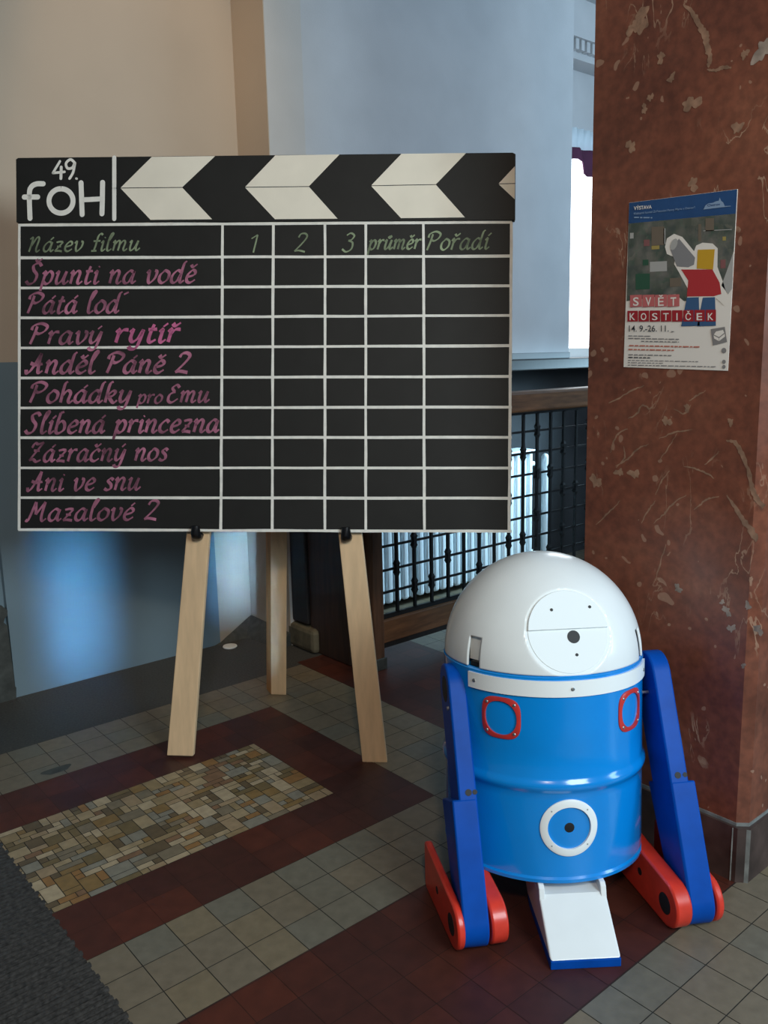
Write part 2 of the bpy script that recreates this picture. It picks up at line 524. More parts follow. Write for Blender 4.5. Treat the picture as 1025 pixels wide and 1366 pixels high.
# window recess beyond the end of the wall
WY = 1.95
w = MB()
w.box((PX1, WY + 0.08, 0), (6.0, WY + 0.25, 1.255), 0)
w.box((PX1, WY + 0.08, 2.62), (6.0, WY + 0.25, CEIL), 0)
w.box((5.3, WY + 0.08, 1.255), (6.0, WY + 0.25, 2.62), 0)
w.box((PX1, WY + 0.0, 1.20), (5.3, WY + 0.10, 1.255), 0)
struct(w.build('wall_window', M_plaster_far))
g = MB()
g.box((PX1 + 0.02, WY + 0.12, 1.255), (5.3, WY + 0.13, 2.62))
wn = struct(g.build('window_1', M_glow))
fm = MB()
for x in (PX1 + 0.05, 4.75, 5.26):
    fm.box((x - 0.03, WY + 0.085, 1.255), (x + 0.03, WY + 0.12, 2.62))
for z in (1.285, 2.59):
    fm.box((PX1 + 0.05, WY + 0.085, z - 0.03), (5.26, WY + 0.12, z + 0.03))
struct(fm.build('window_frame', M_white, wn))
# dentil cornice and ceiling over the stair
cn = MB()
cn.box((PX1, WY - 0.12, 3.20), (6.0, WY + 0.09, CEIL))
cn.box((PX1, WY - 0.06, 3.10), (6.0, WY + 0.09, 3.20))
for k in range(46):
    x = PX1 + 0.02 + k * 0.056
    cn.box((x, WY - 0.10, 3.14), (x + 0.032, WY - 0.05, 3.20))
struct(cn.build('trim_6', M_plaster_far))
c = MB()
c.box((1.5, 0.3, CEIL), (6.0, 2.3, CEIL + 0.05))
struct(c.build('ceiling', M_plaster_far))

# ------------------------------------------------------------------ red marble pillar
PXF, PY0, PY1 = 1.13, -0.815, -0.330
p = MB()
ch = 0.022
ring = lambda z, o: [(PXF - o, PY1 + o, z), (PXF - o, PY0 + ch - o, z), (PXF + ch - o, PY0 - o, z), (1.95 + o, PY0 - o, z), (1.95 + o, PY1 + o, z)]
p.loft([ring(0.150, 0), ring(CEIL, 0)], 0)
p.loft([ring(0.0, 0.010), ring(0.144, 0.010)], 1)
p.loft([ring(0.140, 0.002), ring(0.152, 0.002)], 2)
p.poly([(PXF - 0.0115, PY0 + ch + 0.003, 0.0), (PXF + ch - 0.012, PY0 - 0.0115, 0.0), (PXF + ch - 0.012, PY0 - 0.0115, 0.142), (PXF - 0.0115, PY0 + ch + 0.003, 0.142)], 2)
pillar = struct(p.build('pillar', [M_marble, M_plinth, M_plinthedge]))


def ribbon(mb, pts, widths, nrm, offs, mi=0):
    """flat strip along 3-D pts on a plane with normal nrm"""
    nrm = Vector(nrm)
    L, R_ = [], []
    for k, q in enumerate(pts):
        a = pts[max(0, k - 1)]
        b = pts[min(len(pts) - 1, k + 1)]
        d = (b - a).normalized()
        s = nrm.cross(d).normalized()
        L.append(q + s * widths[k] / 2 + nrm * offs)
        R_.append(q - s * widths[k] / 2 + nrm * offs)
    for k in range(len(pts) - 1):
        mb.poly([L[k], R_[k], R_[k + 1], L[k + 1]], mi)


def px_ribbon(mb, px, widths, mi=0):
    fine, wf = [], []
    for k in range(len(px) - 1):
        p0, p1, p2, p3 = px[max(0, k - 1)], px[k], px[k + 1], px[min(len(px) - 1, k + 2)]
        for j in range(6):
            t = j / 6
            cr = lambda a, b, c, d: 0.5 * (2 * b + (c - a) * t + (2 * a - 5 * b + 4 * c - d) * t * t + (3 * b - a - 3 * c + d) * t ** 3)
            fine.append((cr(p0[0], p1[0], p2[0], p3[0]) + random.uniform(-.7, .7), cr(p0[1], p1[1], p2[1], p3[1]) + random.uniform(-.7, .7)))
            wf.append((widths[k] * (1 - t) + widths[k + 1] * t) * random.uniform(0.6, 1.2))
    fine.append(px[-1])
    wf.append(widths[-1])
    widths = wf
    pts = [on_axis(x, y, 0, PXF) for x, y in fine]
    ribbon(mb, pts, widths, (-1, 0, 0), 0.0006, mi)


# bold cream veins and fossil chips that show in the polished face
v = MB()
px_ribbon(v, [(913, 6), (925, 18), (934, 35), (942, 48), (944, 62), (948, 76), (945, 90)], [0.004, 0.012, 0.014, 0.018, 0.016, 0.012, 0.005])
px_ribbon(v, [(944, 93), (956, 94), (966, 90), (976, 91)], [0.004, 0.007, 0.010, 0.003])
px_ribbon(v, [(970, 588), (981, 590), (990, 605), (998, 625), (1004, 650), (1008, 662), (1020, 676)], [0.003, 0.010, 0.010, 0.010, 0.012, 0.014, 0.014])
px_ribbon(v, [(970, 660), (978, 672), (990, 690), (1004, 710), (1010, 722)], [0.003, 0.008, 0.012, 0.020, 0.006])
for q in ([(815, 604), (820, 588), (826, 578), (838, 572)], [(838, 558), (850, 552), (858, 540), (868, 545), (876, 535)], [(822, 622), (838, 612), (850, 600), (866, 592)],
          [(881, 614), (892, 597), (904, 578)], [(875, 660), (884, 640), (894, 628)], [(926, 680), (936, 672), (944, 666), (960, 662)], [(912, 622), (930, 626), (944, 632), (953, 638)],
          [(796, 700), (812, 684), (828, 668)], [(856, 698), (866, 680), (875, 668)], [(873, 698), (886, 686), (898, 672), (916, 660)], [(875, 774), (881, 752), (889, 726)],
          [(812, 538), (826, 531), (846, 520), (860, 514)], [(920, 535), (930, 528), (942, 521)], [(880, 585), (900, 577), (924, 573)], [(832, 596), (834, 610), (822, 624)],
          [(900, 545), (914, 552), (922, 540)], [(940, 620), (950, 612), (960, 602)]):
    px_ribbon(v, q, [0.0015] + [0.0045] * (len(q) - 2) + [0.0015])


def chip(mb, x, y, r, mi=0, sx=1.0):
    c = on_axis(x, y, 0, PXF - 0.0007)
    k = 36
    ph = [random.uniform(0, 6.28) for _ in range(5)]
    rr = lambda t: r * (0.80 + 0.22 * math.sin(2 * t + ph[0]) + 0.16 * math.sin(3 * t + ph[1]) + 0.12 * math.sin(5 * t + ph[2]) + 0.09 * math.sin(8 * t + ph[3]))
    rot = random.uniform(-.6, .6)
    pts = []
    for i in range(k):
        t = 2 * PI * i / k
        a_, b_ = math.cos(t) * rr(t) * sx, math.sin(t) * rr(t)
        pts.append(c + Vector((0, a_ * math.cos(rot) - b_ * math.sin(rot), a_ * math.sin(rot) + b_ * math.cos(rot))))
    for i in range(k):
        mb.poly([c, pts[i], pts[(i + 1) % k]], mi)


for x, y, r, sx in ((855, 28, 0.026, 1.2), (846, 37, 0.02, 1.0), (882, 77, 0.013, 1), (896, 104, 0.011, 1), (923, 138, 0.02, 1.2), (860, 145, 0.013, .7), (868, 130, 0.011, .8), (842, 195, 0.016, 1), (994, 72, 0.012, .8),
                    (984, 170, 0.016, .8), (925, 246, 0.016, 1), (917, 544, 0.010, 1), (890, 562, 0.014, 1), (795, 642, 0.020, 1), (975, 563, 0.009, 1), (846, 632, 0.014, 1.3), (826, 630, 0.012, 1.2)):
    chip(v, x, y, r, 0, sx)
for x, y, r, sx in ((970, 815, 0.014, .8), (976, 838, 0.012, .9), (1012, 840, 0.013, 1), (998, 808, 0.012, .7), (964, 803, 0.007, 1), (992, 888, 0.007, 1), (905, 785, 0.012, 1), (1020, 66, 0.03, .8)):
    chip(v, x, y, r, 1, sx)
v.build('pillar_veining', [M_marblevein, M_marblegrey], pillar, normals=False)['kind'] = 'structure'

# ------------------------------------------------------------------ railing: timber frame, wrought iron grille
RY = 0.91
rail = empty('stair_railing', (1.45, RY, 0))
tag(rail, 'timber stair railing with a black wrought iron grille, behind the robot', 'railing')


def rl(mb, name, mats, parent=rail, **kw):
    o = mb.build(name, mats, parent, **kw)
    for vv in o.data.vertices:
        vv.co -= Vector((1.45, RY, 0))
    return o


m = MB(); m.box((1.385, RY - 0.01, 0.0), (1.440, RY + 0.06, 1.02)); rl(m, 'post', M_postwood, bevel=0.004)
m = MB(); m.box((3.40, RY - 0.01, 0.0), (3.46, RY + 0.06, 1.02)); rl(m, 'post', M_postwood, bevel=0.004)
m = MB(); m.box((1.36, RY - 0.03, 1.02), (3.48, RY + 0.09, 1.115)); rl(m, 'handrail', M_railwood, bevel=0.012, bseg=3)
m = MB(); m.box((1.440, RY - 0.006, 0.108), (3.40, RY + 0.05, 0.205)); rl(m, 'bottom_rail', M_railwood, bevel=0.004)
m = MB(); m.box((1.440, RY + 0.0, 0.085), (3.40, RY + 0.045, 0.108)); rl(m, 'black_batten', M_blackwood)  # black wood strip under the bottom rail
m = MB(); m.box((1.376, RY - 0.018, 0.0), (1.446, RY + 0.066, 0.05)); rl(m, 'post_shoe', M_darkstone, bevel=0.003)
m = MB()
y0, y1 = RY + 0.012, RY + 0.024
m.box((1.440, y0, 0.205), (1.452, y1, 1.02)); m.box((3.388, y0, 0.205), (3.40, y1, 1.02))
m.box((1.440, y0, 0.205), (3.40, y1, 0.225)); m.box((1.440, y0, 1.006), (3.40, y1, 1.02))
hz = [0.318, 0.413, 0.515, 0.617, 0.720, 0.823, 0.925]
vx = [1.538 + 0.1005 * k for k in range(19)]
for x in vx:
    m.box((x - 0.006, y0, 0.22), (x + 0.006, y1, 1.01))
for z in hz:
    m.box((1.448, y0 + 0.003, z - 0.005), (3.392, y1 - 0.003, z + 0.005))
grille = rl(m, 'grille', M_iron)
cb = MB()                                        # small leaf-shaped collar wrapped round a crossing
for s_ in (-1, 1):
    cb.hexa([(-0.007, -0.010, s_ * 0.007), (0.007, -0.010, s_ * 0.007), (0.007, 0.010, s_ * 0.007), (-0.007, 0.010, s_ * 0.007)],
            [(-0.0125, -0.011, s_ * 0.022), (0.0125, -0.011, s_ * 0.022), (0.0125, 0.011, s_ * 0.022), (-0.0125, 0.011, s_ * 0.022)])
    cb.hexa([(-0.0105, -0.010, s_ * 0.022), (0.0105, -0.010, s_ * 0.022), (0.0105, 0.010, s_ * 0.022), (-0.0105, 0.010, s_ * 0.022)],
            [(-0.006, -0.007, s_ * 0.034), (0.006, -0.007, s_ * 0.034), (0.006, 0.007, s_ * 0.034), (-0.006, 0.007, s_ * 0.034)])
cb.box((-0.0085, -0.010, -0.008), (0.0085, 0.010, 0.008))
collar = cb.build('collar', M_iron, rail)
first = True
for a, x in enumerate(vx):
    for c, z in enumerate(hz):
        if (a + 2 * c) % 4 == 1 or (a + 2 * c) % 8 == 2:
            o = collar if first else collar.copy()
            if not first:
                COL.objects.link(o)
                o.parent = rail
            first = False
            o.location = (x - 1.45, 0.018, z)

# ------------------------------------------------------------------ radiators behind the grille
rad = empty('radiator', (2.4, 1.58, 0))
tag(rad, 'pale white ribbed radiator on the lower wall behind the grille', 'radiator')
m = MB()
for k in range(27):
    x = 1.66 + k * 0.055 - 2.4
    m.box((x, -0.055, 0.03), (x + 0.040, 0.065, 0.715))
m.box((1.66 - 2.4, -0.02, 0.04), (3.13 - 2.4, 0.03, 0.70))
m.build('ribs', M_radiator, rad, bevel=0.012, bseg=2)
m = MB()
m.box((1.64 - 2.4, -0.07, 0.715), (3.14 - 2.4, 0.075, 0.735))
m.build('top_cover', M_radiator, rad, bevel=0.004)
m = MB()
m.tube((3.13 - 2.4, 0, 0.10), (3.20 - 2.4, 0, 0.10), 0.014)
m.tube((3.13 - 2.4, 0, 0.64), (3.20 - 2.4, 0, 0.64), 0.014)
m.build('pipe', M_radiator, rad, smooth=True)
m = MB()
m.tube((0, 0, 0), (0, 0, 0.665), 0.022, 16)
m.loft([[(math.cos(2 * PI * i / 16) * 0.022 * math.cos(q), math.sin(2 * PI * i / 16) * 0.022 * math.cos(q), 0.665 + 0.022 * math.sin(q)) for i in range(16)] for q in (0, .4, .8, 1.2, 1.5)])
sp = m.build('standpipe', M_radiator, None, smooth=True)
sp.location = (3.33, 1.60, 0)
tag(sp, 'white round-topped standpipe behind the grille, beside the radiator end', 'pipe')

# purple valance and net curtain at the stair window
m = MB()
n = 60
top, bot = [], []
rows = []
for r in range(7):
    rows.append([(PX1 + 0.03 + 1.9 * i / n, WY + 0.02 + 0.02 * math.sin(i * 1.3) - 0.03 * r / 6, 2.60 - (0.05 + 0.07 * (0.5 + 0.5 * math.cos(i * 0.62 + 2.4))) * r / 3 * 0.72) for i in range(n + 1)])
for r in range(6):
    for i in range(n):
        m.poly([rows[r][i], rows[r][i + 1], rows[r + 1][i + 1], rows[r + 1][i]])
val = m.build('window_valance', M_purple, None, smooth=True, angle=180)
md = val.modifiers.new('thickness', 'SOLIDIFY'); md.thickness = 0.006
tag(val, 'purple draped valance across the top of the bright stair window', 'curtain')
m = MB()
for r in range(1):
    for i in range(80):
        a0, a1 = PX1 + 0.03 + 1.9 * i / 80, PX1 + 0.03 + 1.9 * (i + 1) / 80
        yy = lambda q: WY + 0.055 + 0.012 * math.sin(q * 90)
        m.poly([(a0, yy(a0), 2.56), (a1, yy(a1), 2.56), (a1, yy(a1), 2.74), (a0, yy(a0), 2.74)])
net = m.build('net_curtain', M_sheer, None, smooth=True, angle=180)
md = net.modifiers.new('thickness', 'SOLIDIFY'); md.thickness = 0.002
tag(net, 'pale gathered net curtain heading above the purple valance', 'curtain')

# ------------------------------------------------------------------ ribbed floor mat
m = MB()
mx0, mx1, my0, my1 = -3.2, -0.19, -3.2, 0.75
n = int((my1 - my0) / 0.016)
for k in range(n):
    a = my0 + k * 0.016
    m.box((mx0, a, 0.004), (mx1 + 0.004 * math.sin(k * 2.1), a + 0.010, 0.011))
m.box((mx0, my0, 0.0), (mx1, my1, 0.006))
tag(m.build('floor_mat', M_mat), 'dark charcoal ribbed entrance mat lying over the mosaic floor', 'mat')
m = MB()
c0 = on_axis(304, 862, 2, 0.0)
m.loft([[(c0.x + math.cos(2 * PI * i / 24) * r, c0.y - 0.02 + math.sin(2 * PI * i / 24) * r, z) for i in range(24)] for r, z in ((0.030, 0.0), (0.033, 0.004), (0.031, 0.008), (0.024, 0.009))])
tag(m.build('round_disk', M_white, smooth=True), 'small white round lid on the stone floor by the wall corner', 'disk')  # plain white disk on the floor

# ------------------------------------------------------------------ easel and board
LF, RF, BF = Vector((0.425, 0.761, 0)), Vector((0.861, 0.264, 0)), Vector((0.945, 0.978, 0))
d0 = (RF - LF).normalized()
ang = math.radians(4.0)
D = Vector((d0.x * math.cos(ang) - d0.y * math.sin(ang), d0.x * math.sin(ang) + d0.y * math.cos(ang), 0))
BACK = Vector((-D.y, D.x, 0))
TILT = math.radians(8.0)
BU = Vector((0, 0, 1)) * math.cos(TILT) + BACK * math.sin(TILT)
BN = D.cross(BU)
if BN.dot(FWD) > 0:
    BN = -BN
MID = (LF + RF) / 2


def on_easel(x, y, off=0.0):
    return on_plane(x, y, MID + BN * off, BN)


easel = empty('easel', (MID.x, MID.y, 0))
tag(easel, 'pale pine three-legged easel carrying the big black board', 'easel')


def sub(o, origin):
    for vv in o.data.vertices:
        vv.co -= Vector(origin)
    return o


def plank(name, pxs, thick, parent, mats):
    q = [on_easel(x, y) for x, y in pxs]
    mb = MB()
    mb.loft([q, [a - BN * thick for a in q]])
    for i in range(4):
        mb.mi[i] = 0
    return sub(mb.build(name, mats, parent, bevel=0.003), (MID.x, MID.y, 0))


def floor_fix(q):
    return q


plank('leg', [(222.5, 1008), (257.5, 1009), (310, 300), (285, 300)], 0.022, easel, M_pine)
plank('leg', [(484, 1021), (517, 1020), (437, 300), (408, 300)], 0.022, easel, M_pine)
plank('crossbar', [(275, 330), (455, 330), (452, 296), (280, 296)], 0.022, easel, M_pine).location = tuple(-BN * 0.024)
# rear leg
topc = on_easel(367, 310) - BN * 0.06
fl_, fr_ = on_axis(354, 926.5, 2, 0), on_axis(382, 927, 2, 0)
side = (fr_ - fl_)
wl = 0.062
xd = (D * 0.93 + BACK * -0.05).normalized()
cen = on_axis(372, 927, 2, 0)
a0, a1 = cen - xd * wl / 2, cen + xd * wl / 2
t0, t1 = topc - xd * wl / 2, topc + xd * wl / 2
bk = BACK * 0.055 - D * 0.03
m = MB()
m.loft([[a0, a1, a1 + bk, a0 + bk - D * 0.0], [t0, t1, t1 + bk, t0 + bk]])
m.mi[3] = 1
sub(m.build('leg', [M_pine, M_pinewarm], easel, bevel=0.003), (MID.x, MID.y, 0))
# hinge block behind the crossbar
m = MB()
h0 = topc
m.tube(h0 - xd * 0.06 + bk * 0.3, h0 + xd * 0.06 + bk * 0.3, 0.012, 12)
sub(m.build('hinge', M_steel, easel, smooth=True), (MID.x, MID.y, 0))

OFF = 0.022                  # face of the board in front of the leg faces
THK = 0.016
B0 = MID + BN * OFF
borigin = on_easel(352, 709, OFF - THK)
board = empty('film_rating_board', borigin)
tag(board, 'black hand-lettered film rating board shaped like a clapperboard, resting on the easel', 'board')


def bp(x, y, lift=0.0):
    q = on_plane(x, y, B0, BN)
    return q + BN * lift


def bsub(mb, name, mats, parent=board, normals=False, **kw):
    return sub(mb.build(name, mats, parent, normals=normals, **kw), borigin)


m = MB()
q = [bp(24.2, 299), bp(684.5, 295), bp(681, 710.5), bp(24.5, 707.5)]
m.loft([[a - BN * THK for a in q], q])
bsub(m, 'panel', M_board, normals=True, bevel=0.0015)
STRIP = 0.007
m = MB()
q = [bp(22.6, 213.5), bp(25.5, 211.5), bp(684, 204.5), bp(688, 206.5), bp(687.5, 294.5), bp(23.2, 297.5)]
m.loft([[a - BN * THK for a in q], [a + BN * STRIP for a in q]])
bsub(m, 'clapper_strip', M_board, normals=True, bevel=0.0015)

LZ = STRIP + 0.0006
chev = [[(203.7, 210.4), (288, 209.4), (244.5, 250.6), (162.3, 251.4)], [(162.3, 252.4), (244.5, 251.6), (284, 293.5), (202, 294.2)],
        [(368, 208.6), (453.6, 207.2), (413, 249.4), (328, 250.4)], [(328, 251.4), (413, 250.4), (451, 292.7), (367.6, 293.4)],
        [(536, 206.4), (622, 205.4), (582, 246.8), (495.8, 248.4)], [(495.8, 249.4), (582, 247.8), (620.5, 291), (535.4, 292)],
        [(687, 222.8), (687.2, 245.4), (665.4, 245.9)], [(665.4, 246.9), (687.2, 246.4), (686.8, 267)]]
m = MB()
for c in chev:
    m.poly([bp(x, y, LZ) for x, y in c])
bsub(m, 'chevrons', M_cream)

m = MB()
hl = [(300.2, 296.4), (344.0, 341.6), (384.2, 381.2), (424.2, 420.6), (464.2, 461.2), (504.2, 502.2), (544.2, 543.0), (584.0, 583.4), (624.2, 624.2), (664.0, 664.6), (706.6, 708.8)]
for a, c in hl:
    pts = []
    for k in range(13):
        x = 24.5 + (683 - 24.5) * k / 12
        pts.append(bp(x, a + (c - a) * k / 12 + random.uniform(-0.25, 0.25)))
    ribbon(m, pts, [0.0085 * random.uniform(0.9, 1.15) for _ in pts], BN, 0.0006)
for xa, ya, xb, yb in ((25.8, 300, 25.8, 707), (297.2, 298.5, 294.8, 707), (364.8, 298, 363.2, 707), (433.8, 297.5, 433.6, 707.5), (488.2, 297, 488.2, 708), (565.2, 297, 566.4, 708), (682.6, 296, 679.4, 709)):
    pts = [bp(xa + (xb - xa) * k / 12 + random.uniform(-.2, .2), ya + (yb - ya) * k / 12) for k in range(13)]
    ribbon(m, pts, [0.0085 * random.uniform(0.9, 1.15) for _ in pts], BN, 0.0007)
bsub(m, 'ruled_grid', M_line)

# ---------------- stroke lettering
GL = {
    'a': (1.02, [[(.72, .86), (.42, 1), (.1, .62), (.08, .18), (.3, .0), (.55, .22), (.76, .98)], [(.76, .98), (.68, .3), (.8, .02), (1.0, .2)]]),
    'b': (.95, [[(.2, 1.85), (.12, .9), (.12, .12), (.4, .0), (.72, .3), (.66, .8), (.4, .98), (.14, .7)], [(.2, 1.85), (.45, 1.98)]]),
    'c': (.85, [[(.72, .82), (.45, 1), (.1, .6), (.12, .15), (.42, .0), (.75, .22)]]),
    'd': (1.08, [[(.7, .86), (.42, 1), (.1, .62), (.08, .18), (.3, .0), (.55, .22), (.78, .95)], [(.98, 1.95), (.8, 1.6), (.72, .3), (.84, .02), (1.04, .2)]]),
    'e': (.86, [[(.12, .45), (.6, .62), (.66, .88), (.42, 1), (.12, .6), (.14, .14), (.42, .0), (.76, .24)]]),
    'f': (.8, [[(.86, 1.8), (.66, 1.98), (.46, 1.6), (.38, .5), (.3, .0)], [(.1, 1.0), (.75, 1.04)], [(.08, .0), (.56, .02)]]),
    'h': (1.02, [[(.36, 1.95), (.18, 1.6), (.12, .0)], [(.13, .5), (.45, .98), (.72, .8), (.66, .2), (.8, .0), (1.0, .2)]]),
    'i': (.5, [[(.02, .8), (.2, 1.0), (.16, .2), (.28, .0), (.5, .2)]]),
    'k': (.98, [[(.42, 1.95), (.2, 1.6), (.12, .0)], [(.14, .5), (.5, .95), (.72, .86), (.55, .55), (.2, .45)], [(.3, .48), (.6, .08), (.78, .0), (.96, .2)]]),
    'l': (.56, [[(.2, 1.1), (.44, 1.9), (.28, 1.96), (.14, 1.2), (.12, .25), (.28, .0), (.54, .2)]]),
    'm': (1.5, [[(.0, .8), (.16, 1.0), (.12, .0)], [(.14, .55), (.42, 1), (.62, .85), (.58, .0)], [(.6, .55), (.9, 1), (1.12, .85), (1.06, .2), (1.2, .0), (1.42, .2)]]),
    'n': (1.04, [[(.0, .8), (.16, 1.0), (.12, .0)], [(.14, .5), (.46, 1), (.7, .85), (.64, .2), (.78, .0), (1.0, .2)]]),
    'o': (.9, [[(.42, 1), (.1, .65), (.1, .2), (.38, .0), (.72, .3), (.74, .78), (.42, 1), (.3, .9)]]),
    'p': (.98, [[(.0, .8), (.2, 1.0), (.14, .2), (.08, -.55)], [(.17, .55), (.5, 1), (.78, .75), (.7, .2), (.42, .0), (.15, .2)]]),
    'r': (.78, [[(.0, .8), (.18, 1.0), (.12, .0)], [(.14, .5), (.4, .95), (.72, .98)]]),
    's': (.74, [[(.62, .85), (.4, 1), (.2, .78), (.5, .45), (.52, .12), (.26, .0), (.02, .14)]]),
    't': (.66, [[(.34, 1.5), (.22, .8), (.18, .2), (.32, .0), (.6, .2)], [(.04, .98), (.56, 1.02)]]),
    'u': (1.08, [[(.0, .8), (.18, 1.0), (.12, .3), (.26, .0), (.56, .3), (.76, .98)], [(.78, 1.0), (.68, .25), (.82, .0), (1.06, .25)]]),
    'v': (.92, [[(.0, .8), (.18, 1.0), (.2, .3), (.36, .0), (.7, .4), (.76, .9), (.58, 1.0)]]),
    'y': (1.0, [[(.0, .8), (.18, 1.0), (.12, .35), (.28, .05), (.56, .3), (.78, .98)], [(.8, 1.0), (.7, .1), (.55, -.45), (.25, -.5), (.1, -.3)]]),
    'z': (.86, [[(.08, .92), (.4, 1.0), (.7, .95)], [(.7, .95), (.08, .03)], [(.08, .03), (.4, .06), (.76, .0)], [(.22, .5), (.58, .5)]]),
    'N': (1.35, [[(.0, 1.35), (.2, 1.6), (.24, 1.0), (.12, .0)], [(.25, .6), (.6, 1.55), (.84, 1.4), (.74, .3), (.88, .0), (1.1, .2)]]),
    'P': (1.22, [[(.36, 1.6), (.28, .8), (.12, .0)], [(.02, 1.2), (.1, 1.65), (.6, 1.9), (1.05, 1.6), (.95, 1.1), (.6, .85), (.32, .95)]]),
    'S': (1.12, [[(.95, 1.55), (.72, 1.88), (.35, 1.65), (.42, 1.15), (.74, .7), (.62, .15), (.25, .0), (.0, .25)]]),
    'A': (1.32, [[(.0, .3), (.1, .0), (.4, .35), (.86, 1.85)], [(.86, 1.85), (.84, .6), (.92, .05), (1.2, .2)], [(.22, .85), (.6, .7), (1.1, .78)]]),
    'E': (1.1, [[(.9, 1.5), (.62, 1.85), (.3, 1.5), (.52, 1.05), (.62, 1.0)], [(.58, 1.02), (.16, .75), (.12, .2), (.46, .0), (.95, .35)]]),
    'Z': (1.2, [[(.12, 1.25), (.3, 1.75), (.6, 1.65), (1.02, 1.85)], [(1.02, 1.85), (.1, .1)], [(.1, .1), (.4, .2), (.7, .0), (1.05, .15)], [(.32, .95), (.8, .95)]]),
    'M': (1.6, [[(.0, .1), (.2, .1), (.5, 1.8)], [(.5, 1.8), (.68, .55)], [(.68, .55), (1.2, 1.8)], [(1.2, 1.8), (1.12, .4), (1.26, .0), (1.5, .2)]]),
    '1': (.8, [[(.1, 1.3), (.5, 1.75)], [(.5, 1.75), (.46, .0)]]),
    '2': (1.1, [[(.15, 1.35), (.3, 1.75), (.65, 1.8), (.86, 1.45), (.6, .8), (.05, .05)], [(.05, .05), (.4, .12), (.95, .0)]]),
    '3': (1.0, [[(.2, 1.6), (.5, 1.85), (.82, 1.55), (.66, 1.1), (.42, 1.0)], [(.42, 1.0), (.8, .8), (.8, .25), (.42, .0), (.05, .25)]]),
    ' ': (.62, []),
}
ACC = {'acute': [[(.0, .0), (.24, .34)]], 'caron': [[(-.16, .28), (.02, .04), (.3, .34)]], 'ring': [[(.1, .34), (-.04, .2), (.1, .06), (.24, .2), (.1, .34)]], 'hook': [[(.0, .05), (.34, .3)]]}
COMP = {'á': ('a', 'acute', .55, 1.25), 'é': ('e', 'acute', .45, 1.25), 'í': ('i', 'acute', .2, 1.25), 'ý': ('y', 'acute', .5, 1.25), 'ě': ('e', 'caron', .4, 1.3), 'č': ('c', 'caron', .4, 1.3),
        'ř': ('r', 'caron', .35, 1.3), 'Š': ('S', 'caron', .6, 2.0), 'ů': ('u', 'ring', .4, 1.2), 'ď': ('d', 'hook', 1.15, 1.6), 'i': ('i', 'dot', .26, 1.4)}


def smooth_pts(p, n=6):
    if len(p) < 3:
        return [Vector((a[0], a[1])) for a in p]
    P = [Vector((a[0], a[1])) for a in p]
    out = []
    for i in range(len(P) - 1):
        p0, p1, p2, p3 = P[max(0, i - 1)], P[i], P[i + 1], P[min(len(P) - 1, i + 2)]
        for k in range(n):
            t = k / n
            out.append(0.5 * ((2 * p1) + (p2 - p0) * t + (2 * p0 - 5 * p1 + 4 * p2 - p3) * t * t + (3 * p1 - p0 - 3 * p2 + p3) * t ** 3))
    out.append(P[-1])
    return out


def layout(text, caps=1.0):
    x, out = 0.0, []
    for chx in text:
        base, acc = chx, None
        if chx in COMP:
            base, an, ax_, ay_ = COMP[chx]
            if an == 'dot':
                acc = [[(ax_, ay_), (ax_ + .05, ay_ + .1)]]
            else:
                acc = [[(a + ax_, b + ay_) for a, b in s] for s in ACC[an]]
        wd_, st_ = GL[base]
        for s in st_ + (acc or []):
            out.append([(a + x, b) for a, b in s])
        x += wd_ + 0.05
    return out, x


def write(mb, text, x0, y0, x1, y1, xh, wmin, wmax, lift=0.0007, slant=0.22, nib=math.radians(35)):
    """text from pixel (x0,y0) to (x1,y1) along its baseline on the board; xh = x-height in px"""
    st_, wid = layout(text)
    sx = (x1 - x0) / wid
    for s in st_:
        sq = lambda b: b if b < 1 else 1 + (b - 1) * 0.78
        P = smooth_pts([((a + slant * sq(b) * xh / max(sx, 1e-6)) * sx, sq(b) * xh) for a, b in s])
        pts3 = [bp(x0 + q.x, y0 + (y1 - y0) * q.x / (x1 - x0) - q.y) for q in P]
        ws = []
        for k in range(len(P)):
            dd = P[min(len(P) - 1, k + 1)] - P[max(0, k - 1)]
            an = math.atan2(dd.y, dd.x)
            ws.append(1.18 * (wmin + (wmax - wmin) * abs(math.sin(an - nib))))
        ribbon(mb, pts3, ws, BN, lift)


ROWS = [('Název filmu', 37, 336, 187, 334, 13.0, M_green, .0032, .0062), ('Špunti na vodě', 34, 379, 262, 377, 16.5, M_pink, .0035, .0095), ('Pátá loď', 35, 418, 160, 417, 16, M_pink, .0035, .0100),
        ('Pravý ', 38, 459, 150, 458, 16, M_pink, .0035, .0105), ('rytíř', 152, 457, 240, 456, 17, M_pinkbright, .0045, .0125), ('Anděl Páně 2', 34, 498, 254, 497, 16, M_pink, .004, .0115),
        ('Pohádky', 38, 537, 176, 537, 16, M_pink, .004, .0105), ('pro', 183, 538, 217, 538, 11.5, M_pink, .003, .007), ('Emu', 222, 537, 280, 536, 14, M_pink, .0035, .009), ('Slíbená princezna', 33, 578, 293, 576, 16, M_pink, .004, .0105),
        ('Zázračný nos', 37, 616, 224, 614, 15.5, M_pink, .0035, .0095), ('Ani ve snu', 36, 655, 188, 653, 15.5, M_pink, .0035, .0095), ('Mazalové 2', 34, 695, 212, 693, 15.5, M_pink, .0035, .0095),
        ('1', 330, 337, 345, 337, 15, M_green, .003, .005), ('2', 392, 336, 410, 336, 15, M_green, .003, .0055), ('3', 455, 336, 472, 336, 15, M_green, .003, .0055),
        ('průměr', 491, 333, 561, 332, 12.5, M_green, .003, .0065), ('Pořadí', 568, 334, 653, 332, 14.5, M_green, .003, .0062)]
